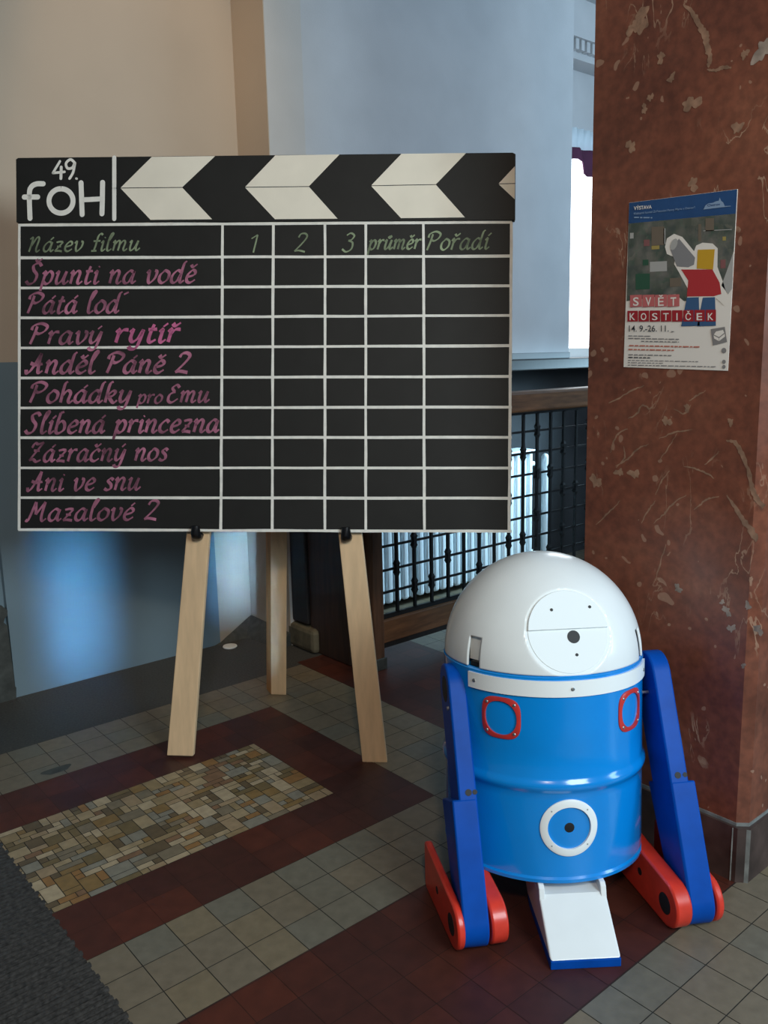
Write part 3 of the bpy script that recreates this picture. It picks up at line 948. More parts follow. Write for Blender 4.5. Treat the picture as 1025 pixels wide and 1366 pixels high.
for text, x0, y0, x1, y1, xh, mm, w0, w1 in ROWS:
    m = MB()
    write(m, text, x0, y0, x1, y1, xh, w0, w1)
    o = bsub(m, 'lettering', mm)
    o['label'] = ('green chalk lettering' if mm is M_green else 'pink chalk lettering')


def thick(mb, pts, wdt, closed=False):
    """round-ended brush stroke in pixel space on the clapper strip"""
    P = smooth_pts(pts, 8)
    q = [bp(a.x, a.y, 0) for a in P]
    ribbon(mb, q, [wdt] * len(q), BN, LZ + 0.0002)
    if not closed:
        for e in (q[0], q[-1]):
            mb.poly([e + (D * math.cos(2 * PI * i / 16) + BU * math.sin(2 * PI * i / 16)) * wdt / 2 + BN * (LZ + 0.0003) for i in range(16)])


zz = lambda x, y: (20 + x / 6.833, 200 + y / 6.833)
m = MB()
thick(m, [zz(268, 316), zz(205, 318), zz(160, 345), zz(142, 410), zz(148, 630)], 0.0165)
thick(m, [zz(96, 437), zz(150, 436), zz(218, 436)], 0.0165)
cxo, cyo = zz(430, 472)
thick(m, [(cxo + 16.0 * math.sin(2 * PI * k / 20), cyo - 16.2 * math.cos(2 * PI * k / 20)) for k in range(21)], 0.0165, True)
thick(m, [zz(612, 308), zz(617, 450), zz(622, 595)], 0.0165)
thick(m, [zz(808, 305), zz(806, 450), zz(802, 588)], 0.0165)
thick(m, [zz(620, 462), zz(710, 458), zz(806, 452)], 0.0155)
thick(m, [zz(420, 112), zz(356, 218)], 0.008)
thick(m, [zz(356, 218), zz(462, 208)], 0.008)
thick(m, [zz(432, 165), zz(429, 268)], 0.0095)
thick(m, [zz(550, 120), zz(515, 95), zz(476, 130), zz(490, 175), zz(535, 168), zz(556, 120), zz(540, 210), zz(508, 268)], 0.0085)
thick(m, [zz(568, 268), zz(574, 270)], 0.007)
bsub(m, 'festival_lettering', M_chalk)
m = MB()
thick(m, [zz(914, 78), zz(914, 348)], 0.0135)
thick(m, [zz(914, 366), zz(914, 636)], 0.0135)
bsub(m, 'divider_line', M_chalk)
# black plastic hooks of the easel that hold the board's lower edge
for px_ in ((265.5, 709), (463.5, 711)):
    m = MB()
    base = on_easel(px_[0], px_[1] + 4.5)
    out = OFF + 0.012
    path = [base + BN * 0.0, base + BN * (out * 0.6) - BU * 0.004, base + BN * out + BU * 0.006, base + BN * (out + 0.002) + BU * 0.032]
    path = [path[0], path[0].lerp(path[1], .5) - BU * .004, path[1], path[1].lerp(path[2], .5) - BU * .003, path[2], path[3]]
    rings = []
    for k, c_ in enumerate(path):
        dd = (path[min(k + 1, len(path) - 1)] - path[max(k - 1, 0)]).normalized()
        s1 = D
        s2 = dd.cross(D).normalized()
        r_ = 0.0165 if k < 5 else 0.013
        rings.append([c_ + s1 * r_ * math.cos(2 * PI * i / 12) + s2 * r_ * 0.75 * math.sin(2 * PI * i / 12) for i in range(12)])
    m.loft(rings)
    sub(m.build('hook', M_peg, easel, smooth=True), (MID.x, MID.y, 0))

# ------------------------------------------------------------------ robot
RM = Vector((0.688, -0.683, 0))
robot = empty('drum_robot', RM, math.atan2(-0.55, 0.835))
tag(robot, 'blue and white homemade robot built from a steel drum, standing by the marble pillar', 'robot')
P0 = Vector((-0.0207, 0.2679, 0.0987))
AX = Vector((0.0114, 0.0866, 1)).normalized()
UX = (Vector((1, 0, 0)) - AX * AX.x).normalized()
FR = UX.cross(AX)            # towards the robot's front
if FR.y > 0:
    FR = -FR
RD = 0.240


def cyl(az, s, r):
    """point at azimuth az (0 = front, + = robot's right in the picture), height s along the drum axis, radius r"""
    return P0 + AX * s + (UX * math.sin(az) + FR * math.cos(az)) * r


def lathe(profile, name, mats, seg=96, parent=robot, cap=False, smooth=True, angle=40):
    mb = MB()
    mb.loft([[cyl(2 * PI * i / seg, s, r) for i in range(seg)] for r, s in profile], caps=cap)
    return mb.build(name, mats, parent, smooth=smooth, angle=angle)


prof = [(RD - 0.02, 0.012), (RD - 0.005, 0.010), (RD - 0.002, 0.0), (RD + 0.003, 0.0), (RD + 0.004, 0.008), (RD, 0.013)]
prof += [(RD, s) for s in (0.05, 0.12, 0.19, 0.203)]
prof += [(RD + 0.008 * math.sin(PI * k / 8) ** 1.0, 0.206 + 0.034 * k / 8) for k in range(1, 8)]
prof += [(RD, 0.242), (RD, 0.30), (RD, 0.38), (RD, 0.46), (RD + 0.001, 0.470), (RD - 0.006, 0.474), (RD - 0.02, 0.474), (0.0005, 0.474)]
prof = [(0.0005, 0.012)] + prof
drum = lathe(prof, 'drum', M_drumblue, angle=28)

# dome with two rectangular notches and a flat facet for the face
RDm, HD, SR = 0.2385, 0.2418, 0.474
NA, NE = 360, 120
el = math.radians(23)
fc = P0 + AX * (SR + HD * math.sin(math.radians(24.5))) + FR * (RDm * math.cos(math.radians(24.5)))
fn = (FR * math.cos(el) + AX * math.sin(el)).normalized()
fu = UX
fv = fn.cross(fu)
if fv.dot(AX) < 0:
    fv = -fv
FD = -0.022                  # depth of the facet


def facet(q_):
    k_ = (q_ - fc).dot(fn)
    return q_ - fn * (k_ - FD) if k_ > FD else q_


mb = MB()
notch = lambda az, el: (abs(abs(az) - 57.5) < 5.0) and el < 16.5
for a in range(NA):
    for e in range(NE):
        az0, az1 = a * 360 / NA - 180, (a + 1) * 360 / NA - 180
        e0, e1 = e * 90 / NE, (e + 1) * 90 / NE
        if notch((az0 + az1) / 2, (e0 + e1) / 2):
            continue
        pt = lambda az, e_: facet(cyl(math.radians(az), SR + HD * math.sin(math.radians(e_)), RDm * math.cos(math.radians(e_)) + 1e-5))
        if e < NE - 1:
            q4 = [pt(az0, e0), pt(az1, e0), pt(az1, e1), pt(az0, e1)]
            mb.poly(q4, 1 if all(abs((q_ - fc).dot(fn) - FD) < 1e-5 for q_ in q4) else 0)
        else:
            mb.poly([pt(az0, e0), pt(az1, e0), cyl(0, SR + HD, 0)])
dome = mb.build('dome', [M_whitegloss, M_facewhite], robot, smooth=True, angle=14)
md = dome.modifiers.new('thickness', 'SOLIDIFY'); md.thickness = 0.005; md.offset = -1
for sg in (-1, 1):               # pale stop blocks seen through the notches
    mb = MB()
    a = math.radians(57.5) * sg
    pts = [cyl(a + q, SR + 0.012, r) for q, r in ((-.12, .222), (.12, .222), (.12, .20), (-.12, .20))]
    mb.prism(pts, AX * 0.064)
    mb.build('notch_block', M_white, dome)
    mb = MB()
    pts = [cyl(a + q, SR + 0.002, r) for q, r in ((-.05, .234), (.05, .234), (.05, .206), (-.05, .206))]
    mb.prism(pts, AX * 0.010)
    mb.build('notch_catch', M_hole, dome)

# round visor plate standing on the facet
def disc(c, r, d0, d1, name, m_, parent, seg=72, half=None, bevel=0.0):
    mb = MB()
    if half is None:
        pts = [c + fu * r * math.cos(2 * PI * i / seg) + fv * r * math.sin(2 * PI * i / seg) + fn * d0 for i in range(seg)]
    else:
        t0 = math.asin(half / r)
        pts = [c + fu * r * math.cos(t0 + (PI - 2 * t0) * i / seg) + fv * r * math.sin(t0 + (PI - 2 * t0) * i / seg) + fn * d0 for i in range(seg + 1)]
    mb.prism(pts, fn * (d1 - d0))
    return mb.build(name, m_, parent, smooth=True, angle=30, bevel=bevel)


plate = disc(fc - fv * 0.004, 0.092, -0.05, FD + 0.0012, 'face_plate', M_facewhite, robot, bevel=0.0008)
visor = disc(fc - fv * 0.002, 0.092, -0.05, FD + 0.006, 'visor_plate', M_facewhite, plate, half=0.004, bevel=0.0015)


def face_hole(px, py, r, name):
    # position measured in the photograph, brought into the robot's frame
    d = ray(px, py)
    Rm = Matrix.Rotation(-math.atan2(-0.55, 0.835), 3, 'Z')
    o_, dl = Rm @ (CAM - RM), Rm @ d
    best = None
    for dep in (FD + 0.006, FD + 0.0012):
        pc = fc + fn * dep
        q = o_ + dl * ((pc - o_).dot(fn) / dl.dot(fn))
        if dep == FD + 0.006 and (q - fc).dot(fv) < 0.002:
            continue
        best = q
        break
    mb = MB()
    mb.prism([best + (fu * math.cos(2 * PI * i / 24) + fv * math.sin(2 * PI * i / 24)) * r - fn * 0.004 for i in range(24)], fn * 0.0046)
    return mb.build(name, M_hole, plate)


face_hole(765.5, 849.5, 0.0145, 'eye')
for a_, b_ in ((736, 813.5), (787, 809.5), (770, 873.5)):
    face_hole(a_, b_, 0.0035, 'screw_hole')


def band(az0, az1, s0, s1, r, th, name, m_, n=48, parent=robot):
    mb = MB()
    for k in range(n):
        a0_, a1_ = az0 + (az1 - az0) * k / n, az0 + (az1 - az0) * (k + 1) / n
    mb.loft([[cyl(az0 + (az1 - az0) * k / n, s0, r), cyl(az0 + (az1 - az0) * k / n, s0, r + th), cyl(az0 + (az1 - az0) * k / n, s1, r + th), cyl(az0 + (az1 - az0) * k / n, s1, r)] for k in range(n + 1)])
    return mb.build(name, m_, parent, smooth=True, angle=40)


strap = band(math.radians(-60), math.radians(66), 0.4275, 0.4635, RD - 0.001, 0.0055, 'white_strap', M_white)


def stud(az, s, r, rad, h, name, m_, parent):
    c = cyl(az, s, r)
    nn = (UX * math.sin(az) + FR * math.cos(az))
    tt = (UX * math.cos(az) - FR * math.sin(az))
    mb = MB()
    mb.loft([[c + (tt * math.cos(2 * PI * i / 14) + AX * math.sin(2 * PI * i / 14)) * q + nn * hh for i in range(14)] for q, hh in ((rad, -0.002), (rad, h * .5), (rad * .7, h))])
    return mb.build(name, m_, parent, smooth=True)


for a_ in (-55.5, -1.0, 58):
    stud(math.radians(a_), 0.4455, RD + 0.0045, 0.0045, 0.002, 'screw', M_steel, strap)


def frame_on_drum(azc, sc, outer, inner, th, name, m_, n=64):
    """ring wrapped on the drum: outer(t), inner(t) give (half-arc metres, height)"""
    mb = MB()
    def pt(uv, d):
        return cyl(azc + uv[0] / RD, sc + uv[1], RD + d)
    rings = []
    for k in range(n):
        t = 2 * PI * k / n
        o_, i_ = outer(t), inner(t)
        o2 = (o_[0] * .93, o_[1] * .93)
        rings.append([pt(o_, -0.001), pt(o_, th * .6), pt(o2, th), pt(i_, th), pt(i_, -0.001)])
    rings.append(rings[0])
    mb.loft(rings, caps=False)
    return mb.build(name, m_, robot, smooth=True, angle=50)


def superell(r, p):
    def f(t):
        c_, s_ = math.cos(t), math.sin(t)
        k = (abs(c_) ** p + abs(s_) ** p) ** (-1 / p)
        return (r * c_ * k, r * s_ * k)
    return f


for sg in (-1, 1):
    azc = math.radians(39.3) * sg
    f_ = frame_on_drum(azc, 0.371, superell(0.0475, 3.4), superell(0.0388, 2.2), 0.004, 'round_frame', M_redframe)
    f_['label'] = 'red rounded frame screwed to the drum'
    for a_ in (-1, 1):
        for b_ in (-1, 1):
            stud(azc + a_ * 0.033 / RD, 0.371 + b_ * 0.033, RD + 0.003, 0.0038, 0.0025, 'screw', M_steel, f_)
ringo = frame_on_drum(math.radians(-2.6), 0.128, superell(0.0655, 2.0), superell(0.0485, 2.0), 0.005, 'ring', M_white)
for a_, b_ in ((-1, 1), (1, 1), (-1, -1), (1, -1)):
    stud(math.radians(-2.6) + a_ * 0.040 / RD, 0.128 + b_ * 0.040, RD + 0.004, 0.002, 0.0015, 'screw', M_steel, ringo)
stud(math.radians(-2.6), 0.128, RD - 0.0005, 0.0115, 0.0012, 'drain_hole', M_hole, drum)


# legs: profile in (y, z) of the robot's frame, slanting forward to the hinge
def stadium(c0, r0, c1, r1, n=14):
    """convex outline round two circles (y,z)"""
    d = Vector((c1[0] - c0[0], c1[1] - c0[1]))
    L = d.length
    a = math.atan2(d.y, d.x)
    b = math.acos((r0 - r1) / L)
    out = []
    for k in range(n + 1):
        t = a + b + (2 * PI - 2 * b) * k / n
        out.append((c0[0] + r0 * math.cos(t), c0[1] + r0 * math.sin(t)))
    for k in range(n + 1):
        t = a - b + 2 * b * k / n
        out.append((c1[0] + r1 * math.cos(t), c1[1] + r1 * math.sin(t)))
    return out


HC = (0.022, 0.0535)          # hinge centre
SC = (0.248, 0.508)           # shoulder centre
LD = Vector((SC[0] - HC[0], SC[1] - HC[1])).normalized()
LNm = Vector((-LD.y, LD.x))   # towards the front
if LNm.x > 0:
    LNm = -LNm


def slab(pts, x0, x1, name, m_, parent, bevel=0.004):
    mb = MB()
    mb.prism([(x0, a_, b_) for a_, b_ in pts], (x1 - x0, 0, 0))
    return mb.build(name, m_, parent, smooth=True, angle=30, bevel=bevel)


def xdisc(c, r, x0, x1, name, m_, parent, n=28):
    mb = MB()
    mb.prism([(x0, c[0] + r * math.cos(2 * PI * i / n), c[1] + r * math.sin(2 * PI * i / n)) for i in range(n)], (x1 - x0, 0, 0))
    return mb.build(name, m_, parent, smooth=True, angle=30)


ms = HC[0] + LD.x * 0.258, HC[1] + LD.y * 0.258     # where the lower piece begins
for sg in (-1, 1):
    xi, xo, xo2 = (-0.228, -0.270, -0.286) if sg < 0 else (0.228, 0.272, 0.287)
    leg = slab(stadium(HC, 0.050, (SC[0] + 0.006, SC[1]), 0.058), xi, xo, 'leg', M_legblue, robot)
    # lower plate, a little proud of the bar, from half way down to the hinge
    q0 = (ms[0] + LNm.x * 0.0525, ms[1] + LNm.y * 0.0525)
    q1 = (ms[0] - LNm.x * 0.085, ms[1] - LNm.y * 0.085)
    lo = stadium(HC, 0.052, ms, 0.0530)
    n_ = len(lo) // 2
    lowpts = lo[:n_] + [q1, q0] if (lo[0][0] - q0[0]) ** 2 + (lo[0][1] - q0[1]) ** 2 < (lo[n_ - 1][0] - q0[0]) ** 2 + (lo[n_ - 1][1] - q0[1]) ** 2 else lo[:n_] + [q0, q1]
    slab(lowpts, xi + 0.001 * sg, xo2, 'lower_leg', M_legblue, leg)
    # holes drilled in the front face just above the lower piece
    for x_, r_ in ((xi + (xo - xi) * 0.45, 0.0075), (xi + (xo - xi) * (0.10 if sg < 0 else 0.85), 0.0055)):
        hc = Vector((x_, ms[0] + LD.x * 0.014 + LNm.x * 0.0525, ms[1] + LD.y * 0.014 + LNm.y * 0.0525))
        n3 = Vector((0, LNm.x, LNm.y))
        t3 = Vector((0, LD.x, LD.y))
        mb = MB()
        mb.prism([hc + (Vector((1, 0, 0)) * math.cos(2 * PI * i / 18) + t3 * math.sin(2 * PI * i / 18)) * r_ - n3 * 0.004 for i in range(18)], n3 * 0.0036)
        mb.build('bolt_hole', M_hole, leg)
    xdisc(SC, 0.031, xo - 0.002 * sg, xo + 0.0008 * sg, 'shoulder_hole', M_hole, leg)
    # shoulder bolt into the drum
    mb = MB()
    mb.tube((xi + 0.02 * sg, SC[0] - 0.02, SC[1] - 0.035), (0.20 * sg, SC[0] - 0.02, SC[1] - 0.035), 0.004, 10)
    mb.tube((xo - 0.002 * sg, SC[0] - 0.045, SC[1] - 0.03), (xo + 0.004 * sg, SC[0] - 0.045, SC[1] - 0.03), 0.005, 10)
    mb.build('shoulder_bolt', M_steel, leg, smooth=True)
    # red foot: two slabs either side of the leg, turned slightly
    pv = Vector((0.5 * (xi + xo2), HC[0], 0))
    rot = Matrix.Rotation(math.radians(5.5), 3, 'Z')

    def turn(o_):
        for vv in o_.data.vertices:
            vv.co = pv + rot @ (vv.co - pv)
        return o_
    def foot_profile():
        pts = []
        for k in range(17):              # rounded toe
            t = PI / 2 + PI * k / 16
            pts.append((HC[0] + 0.0535 * math.cos(t) + 0.0, 0.0545 + 0.0535 * math.sin(t)))
        pts += [(0.235, 0.001), (0.247, 0.012), (0.250, 0.118), (0.240, 0.124)]
        return pts
    inn = MB()
    # inner slab is the thicker one
    ia, ib = (xi - 0.001 * sg, xi - 0.040 * sg)
    inn.prism([(ia, a_, b_) for a_, b_ in foot_profile()], (ib - ia, 0, 0))
    oa, ob = (xo2 + 0.001 * sg, xo2 + 0.019 * sg)
    inn.prism([(oa, a_, b_) for a_, b_ in foot_profile()], (ob - oa, 0, 0))
    foot = turn(inn.build('foot', M_red, robot, smooth=True, angle=30, bevel=0.005))
    for c_, rr_ in ((HC, 0.024), ((0.135, 0.062), 0.009)):
        for xx, dx in ((ib, -1), (ob, 1)):
            turn(xdisc(c_, rr_, xx - 0.002 * dx * sg, xx + 0.0007 * dx * sg, 'axle_hole', M_hole, foot))

# white wedge-shaped front foot on a blue sole
ff_rot = Matrix.Rotation(math.radians(-4.3), 3, 'Z')
ffc = Vector((-0.036, -0.095, 0))


def ff(x, y, z):
    return ffc + ff_rot @ Vector((x, y, z))


mb = MB()
hw = 0.076
side_prof = [(0.0, 0.020), (0.118, 0.097), (0.27, 0.097), (0.27, 0.045), (0.235, 0.020)]
mb.prism([ff(-hw, a_, b_) for a_, b_ in side_prof], ff(hw, 0, 0) - ff(-hw, 0, 0))
front_foot = mb.build('front_foot', M_whitegloss, robot, bevel=0.004, bseg=3)
mb = MB()
for sg in (-1, 1):
    rp = [(0.108, 0.088), (0.116, 0.112), (0.124, 0.118), (0.150, 0.118), (0.150, 0.09)]
    xa = hw * sg
    xb = (hw - 0.013) * sg
    mb.prism([ff(xa, a_, b_) for a_, b_ in rp], ff(xb, 0, 0) - ff(xa, 0, 0))
mb.build('cheek', M_whitegloss, front_foot, bevel=0.002)
mb = MB()
mb.prism([ff(-hw, a_, b_) for a_, b_ in ((0.0, 0.0), (0.0, 0.020), (0.235, 0.020), (0.215, 0.0))], ff(hw, 0, 0) - ff(-hw, 0, 0))
mb.build('sole', M_legblue, front_foot, bevel=0.002)
mb = MB()
mb.prism([ff(-0.05, a_, b_) for a_, b_ in ((0.165, 0.09), (0.165, 0.13), (0.222, 0.13), (0.222, 0.09))], ff(0.05, 0, 0) - ff(-0.05, 0, 0))
mb.build('bracket', M_hole, front_foot)

# ------------------------------------------------------------------ poster on the pillar
PF = PXF - 0.0018
zp = lambda x, y: (820 + x / 5.2556, 240 + y / 5.2556)


def pp(x, y, lift=0.0):
    a_, b_ = zp(x, y)
    q = on_axis(a_, b_, 0, PF)
    q.x -= lift
    return q


pcorner = [(104, 160), (864, 64), (795, 1338), (64, 1312)]
porig = pp(430, 700)
poster = empty('poster', porig)
tag(poster, 'paper exhibition poster with a blue header stuck on the red marble pillar', 'poster')


def psub(mb, name, m_, **kw):
    kw.setdefault('normals', False)
    return sub(mb.build(name, m_, poster, **kw), porig)


P_paper = mat('poster_paper', (0.76, 0.72, 0.67, 1), 0.6)
P_blue = mat('poster_blue', (0.016, 0.065, 0.19, 1), 0.5, noise=0.12, nscale=20)
P_lred = mat('poster_pale_red', (0.50, 0.13, 0.13, 1), 0.55)
P_dred = mat('poster_dark_red', (0.33, 0.015, 0.022, 1), 0.55)
P_ink = mat('poster_ink', (0.03, 0.03, 0.035, 1), 0.6)
P_greyink = mat('poster_grey_ink', (0.22, 0.21, 0.21, 1), 0.6)
P_redink = mat('poster_red_ink', (0.50, 0.16, 0.11, 1), 0.6)
P_grey = mat('poster_grey', (0.22, 0.22, 0.23, 1), 0.5)
P_lgrey = mat('poster_light_grey', (0.38, 0.38, 0.37, 1), 0.5)
P_yel = mat('poster_yellow', (0.55, 0.32, 0.02, 1), 0.5)
P_red = mat('poster_red', (0.42, 0.03, 0.035, 1), 0.5)
P_jean = mat('poster_denim', (0.04, 0.10, 0.22, 1), 0.5)
P_skyl = mat('poster_skyline', (0.22, 0.32, 0.48, 1), 0.5)


def collage_material():
    m_ = bpy.data.materials.new('poster_photo')
    m_.use_nodes = True
    nt = m_.node_tree
    b_ = nt.nodes['Principled BSDF']
    tc = nt.nodes.new('ShaderNodeTexCoord')
    vo = nt.nodes.new('ShaderNodeTexVoronoi')
    vo.inputs['Scale'].default_value = 62
    vo.distance = 'CHEBYCHEV'
    nt.links.new(tc.outputs['Object'], vo.inputs['Vector'])
    r_ = nt.nodes.new('ShaderNodeValToRGB')
    e = r_.color_ramp.elements
    e[0].position, e[0].color = 0.0, (0.04, 0.05, 0.045, 1)
    e[1].position, e[1].color = 1.0, (0.10, 0.09, 0.08, 1)
    for p_, c_ in ((.2, (.075, .08, .075, 1)), (.35, (.05, .09, .065, 1)), (.5, (.11, .10, .085, 1)), (.62, (.045, .06, .05, 1)), (.75, (.16, .145, .12, 1)), (.88, (.07, .075, .08, 1))):
        x_ = e.new(p_); x_.color = c_
    sp_ = nt.nodes.new('ShaderNodeSeparateColor')
    nt.links.new(vo.outputs['Color'], sp_.inputs['Color'])
    nt.links.new(sp_.outputs['Red'], r_.inputs['Fac'])
    n_ = nt.nodes.new('ShaderNodeTexNoise')
    n_.inputs['Scale'].default_value = 22
    n_.inputs['Detail'].default_value = 5
    nt.links.new(tc.outputs['Object'], n_.inputs['Vector'])
    r2 = nt.nodes.new('ShaderNodeValToRGB')
    r2.color_ramp.elements[0].position, r2.color_ramp.elements[0].color = 0.4, (0.05, 0.075, 0.058, 1)
    r2.color_ramp.elements[1].position, r2.color_ramp.elements[1].color = 0.68, (0.22, 0.205, 0.18, 1)
    nt.links.new(n_.outputs['Fac'], r2.inputs['Fac'])
    mx = nt.nodes.new('ShaderNodeMix')
    mx.data_type = 'RGBA'
    mx.inputs['Factor'].default_value = 0.55
    nt.links.new(r_.outputs['Color'], mx.inputs[6])
    nt.links.new(r2.outputs['Color'], mx.inputs[7])
    nt.links.new(mx.outputs[2], b_.inputs['Base Color'])
    b_.inputs['Roughness'].default_value = 0.5
    return m_


m = MB()
q = [pp(*c_) for c_ in pcorner]
m.loft([q, [a_ + Vector((0.0015, 0, 0)) for a_ in q]])
psub(m, 'sheet', P_paper, normals=True)
k1, k2, k3, k4 = 0.0004, 0.0008, 0.0012, 0.0016
m = MB(); m.poly([pp(x, y, k1) for x, y in ((105, 161), (862, 66), (853, 236), (100, 306))]); psub(m, 'header', P_blue)
m = MB(); m.poly([pp(x, y, k1) for x, y in ((100, 307), (853, 237), (838, 500), (760, 725), (715, 840), (490, 850), (430, 800), (86, 850))]); psub(m, 'photograph', collage_material())
# little details inside the printed photograph
pdm = [mat('photo_yellow', (.35, .27, .08, 1), .5), mat('photo_pink', (.22, .09, .09, 1), .5), P_lgrey, mat('photo_brown', (.15, .12, .09, 1), .5), mat('photo_green', (.025, .085, .05, 1), .5)]
for (x, y, w_, h_, c_) in ((262, 462, 55, 26, 0), (760, 398, 24, 28, 0), (208, 420, 40, 45, 1), (745, 560, 36, 60, 1), (250, 575, 120, 70, 2), (110, 372, 26, 40, 2), (262, 330, 90, 130, 3), (590, 310, 20, 120, 3), (625, 355, 200, 5, 2),
                           (345, 340, 14, 110, 2), (640, 270, 60, 90, 3), (150, 660, 100, 110, 4), (200, 560, 40, 40, 4), (390, 690, 80, 60, 3)):
    m = MB()
    m.poly([pp(x, y, k2), pp(x + w_, y - w_ * .05, k2), pp(x + w_, y + h_ - w_ * .05, k2), pp(x, y + h_, k2)])
    psub(m, 'photograph_detail', pdm[c_])
m = MB(); m.poly([pp(x, y, k2) for x, y in ((836, 510), (828, 760), (800, 800), (752, 740))]); psub(m, 'photograph_corner', P_lgrey)
# cut-out: plain toy blocks and a grey tube with a white outline
m = MB()
m.poly([pp(x, y, k2) for x, y in ((356, 470), (370, 410), (420, 378), (478, 400), (560, 500), (575, 460), (620, 440), (690, 446), (726, 480), (724, 610), (765, 720), (800, 840), (770, 880), (715, 830), (715, 905), (500, 905), (520, 770), (455, 650), (420, 590), (430, 545), (370, 520))])
psub(m, 'cutout_outline', P_paper)
m = MB()
m.poly([pp(x, y, k3) for x, y in ((395, 490), (455, 412), (568, 545), (560, 595), (520, 612), (440, 606))])
psub(m, 'printed_tube', P_grey)
m = MB()
m.poly([pp(420 + 22 * math.cos(t) - 16 * math.sin(t) * .9, 452 + 40 * math.sin(t) + 4 * math.cos(t), k4) for t in [2 * PI * k / 24 for k in range(24)]])
psub(m, 'printed_tube_mouth', P_lgrey)
m = MB()
m.poly([pp(x, y, k3) for x, y in ((586, 490), (706, 486), (694, 628), (580, 622))])
psub(m, 'printed_block', P_yel)
m = MB()
m.poly([pp(x, y, k3) for x, y in ((470, 628), (690, 628), (740, 720), (752, 800), (700, 815), (510, 818), (520, 705))])
psub(m, 'printed_block', P_red)
for xa, xb in ((500, 600), (612, 714)):
    m = MB()
    m.poly([pp(x, y, k3) for x, y in ((xa + 10, 825), (xb - 6, 822), (xb, 1022), (xa - 30, 1026))])
    psub(m, 'printed_block', P_jean)
for k in range(4):
    x0 = 112 + k * 87.5
    m = MB(); m.poly([pp(x, y, k4) for x, y in ((x0, 808 - k), (x0 + 84, 805 - k), (x0 + 84, 888 - k), (x0, 893 - k))]); psub(m, 'letter_tile', P_lred)
for k in range(8):
    x0 = 94 + k * 78.3
    m = MB(); m.poly([pp(x, y, k4) for x, y in ((x0, 918 - k), (x0 + 73, 917 - k), (x0 + 73, 992), (x0, 993))]); psub(m, 'letter_tile', P_dred)

font_cache = {}


def text_mesh(s, bold):
    cu = bpy.data.curves.new('text', 'FONT')
    cu.body = s
    cu.size = 1
    cu.offset = bold
    cu.resolution_u = 4
    ob = bpy.data.objects.new('text', cu)
    COL.objects.link(ob)
    bpy.context.view_layer.update()
    dg = bpy.context.evaluated_depsgraph_get()
    me = bpy.data.meshes.new_from_object(ob.evaluated_get(dg))
    vs = [(v_.co.x, v_.co.y) for v_ in me.vertices]
    fs = [tuple(p_.vertices) for p_ in me.polygons]
    bpy.data.objects.remove(ob)
    bpy.data.curves.remove(cu)
    bpy.data.meshes.remove(me)
    return vs, fs


def poster_text(s, quad, m_, name='lettering', bold=0.0, lift=0.002):
    """quad: bottom-left, bottom-right, top-right, top-left in the poster's own measuring grid"""
    vs, fs = text_mesh(s, bold)
    xs, ys = [a_ for a_, _ in vs], [b_ for _, b_ in vs]
    ax_, bx_, ay_, by_ = min(xs), max(xs), min(ys), max(ys)
    mb = MB()
    for x, y in vs:
        s_, t_ = (x - ax_) / (bx_ - ax_), (y - ay_) / (by_ - ay_)
        e0 = Vector(quad[0]).lerp(Vector(quad[1]), s_)
        e1 = Vector(quad[3]).lerp(Vector(quad[2]), s_)
        g_ = e0.lerp(e1, t_)
        mb.v.append(tuple(pp(g_.x, g_.y, lift)))
    mb.f = fs
    mb.mi = [0] * len(fs)
    return psub(mb, name, m_)


poster_text('VÝSTAVA', ((140, 213), (265, 201), (265, 170), (140, 180)), P_paper, bold=0.02)
poster_text('Klášterní kostel Zvěstování Panny Marie v Ostrově', ((140, 250), (570, 205), (570, 184), (140, 228)), P_skyl, bold=0.012)
for k, (ch_, wf) in enumerate(zip('SVĚT', (1, 1, 1, 1))):
    x0 = 112 + k * 87.5
    top = 806 if ch_ == 'Ě' else 822
    poster_text(ch_, ((x0 + 22, 884), (x0 + 62, 882), (x0 + 62, top), (x0 + 22, top + 2)), P_paper, bold=0.015)
for k, ch_ in enumerate('KOSTIČEK'):
    x0 = 94 + k * 78.3
    wl_ = (16, 55) if ch_ != 'I' else (31, 39)
    top = 918 if ch_ == 'Č' else 933
    poster_text(ch_, ((x0 + wl_[0], 984), (x0 + wl_[1], 983), (x0 + wl_[1], top), (x0 + wl_[0], top + 1)), P_paper, bold=0.012)
poster_text('14. 9.-26. 11.', ((105, 1064), (384, 1063), (384, 1020), (105, 1020)), P_ink, bold=0.006)


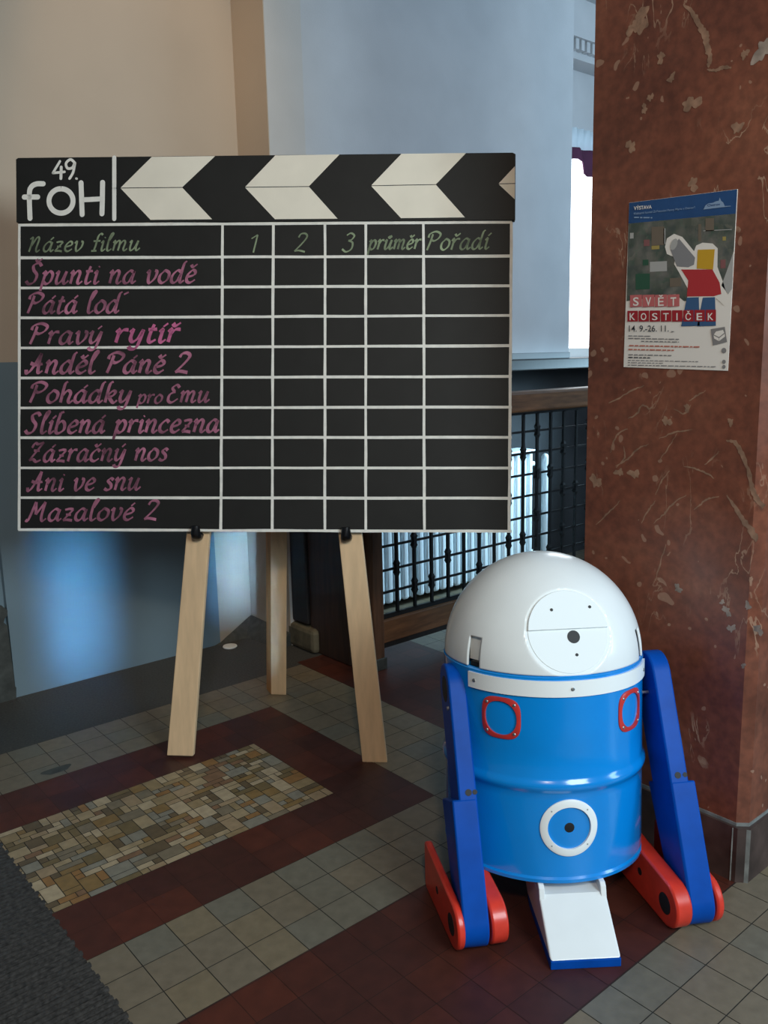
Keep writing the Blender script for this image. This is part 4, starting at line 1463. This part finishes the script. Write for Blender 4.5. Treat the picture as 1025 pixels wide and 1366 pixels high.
def tiny(y, x0, x1, h_, m_, words):
    mb = MB()
    x = x0
    random.seed(int(y))
    while x < x1:
        w_ = min(random.uniform(14, 46), x1 - x)
        a_ = (x - 100) * 0.02
        mb.poly([pp(x, y + a_, k3), pp(x + w_, y + a_ + .3, k3), pp(x + w_, y + h_ + a_, k3), pp(x, y + h_ + a_, k3)])
        x += w_ + 7
    psub(mb, 'small_print', m_)


for y, x0, x1, h_, m_ in ((258, 140, 268, 9, P_skyl), (1054, 400, 426, 8, P_greyink), (1090, 100, 255, 6, P_greyink), (1107, 100, 455, 7, P_greyink), (1126, 190, 455, 7, P_greyink), (1157, 105, 600, 9, P_redink), (1184, 100, 420, 9, P_redink), (1222, 100, 405, 7, P_greyink), (1241, 98, 260, 7, P_ink),
                          (1262, 98, 590, 5, P_greyink), (1278, 96, 350, 5, P_greyink), (1295, 96, 720, 6, P_greyink)):
    tiny(y, x0, x1, h_, m_, 1)
m = MB()
m.poly([pp(x, y, k3) for x, y in ((678, 1046), (776, 1030), (792, 1136), (694, 1160))]); psub(m, 'printed_badge', P_greyink)
m = MB()
m.poly([pp(x, y, k4) for x, y in ((698, 1090), (735, 1110), (735, 1130), (702, 1112))])
m.poly([pp(x, y, k4) for x, y in ((737, 1110), (776, 1078), (778, 1098), (737, 1130))])
m.poly([pp(x, y, k4) for x, y in ((700, 1084), (716, 1062), (764, 1052), (774, 1072), (736, 1102))])
psub(m, 'printed_badge_cube', P_paper)
m = MB()
for cy_, r_ in ((1196, 17), (1275, 13), (1310, 12)):
    m.poly([pp(770 + r_ * math.cos(t), cy_ + r_ * 1.1 * math.sin(t), k3) for t in [2 * PI * k / 18 for k in range(18)]])
psub(m, 'printed_icons', P_greyink)
m = MB()
m.poly([pp(x, y, k3) for x, y in ((626, 208), (640, 180), (662, 164), (690, 162), (715, 150), (734, 146), (741, 124), (750, 146), (766, 160), (776, 184), (818, 182), (818, 186), (776, 190), (740, 194))])
psub(m, 'printed_skyline', P_skyl)
poster_text('Ostrov', ((655, 188), (745, 178), (745, 160), (655, 170)), P_blue, name='printed_name', lift=0.0016, bold=0.01)
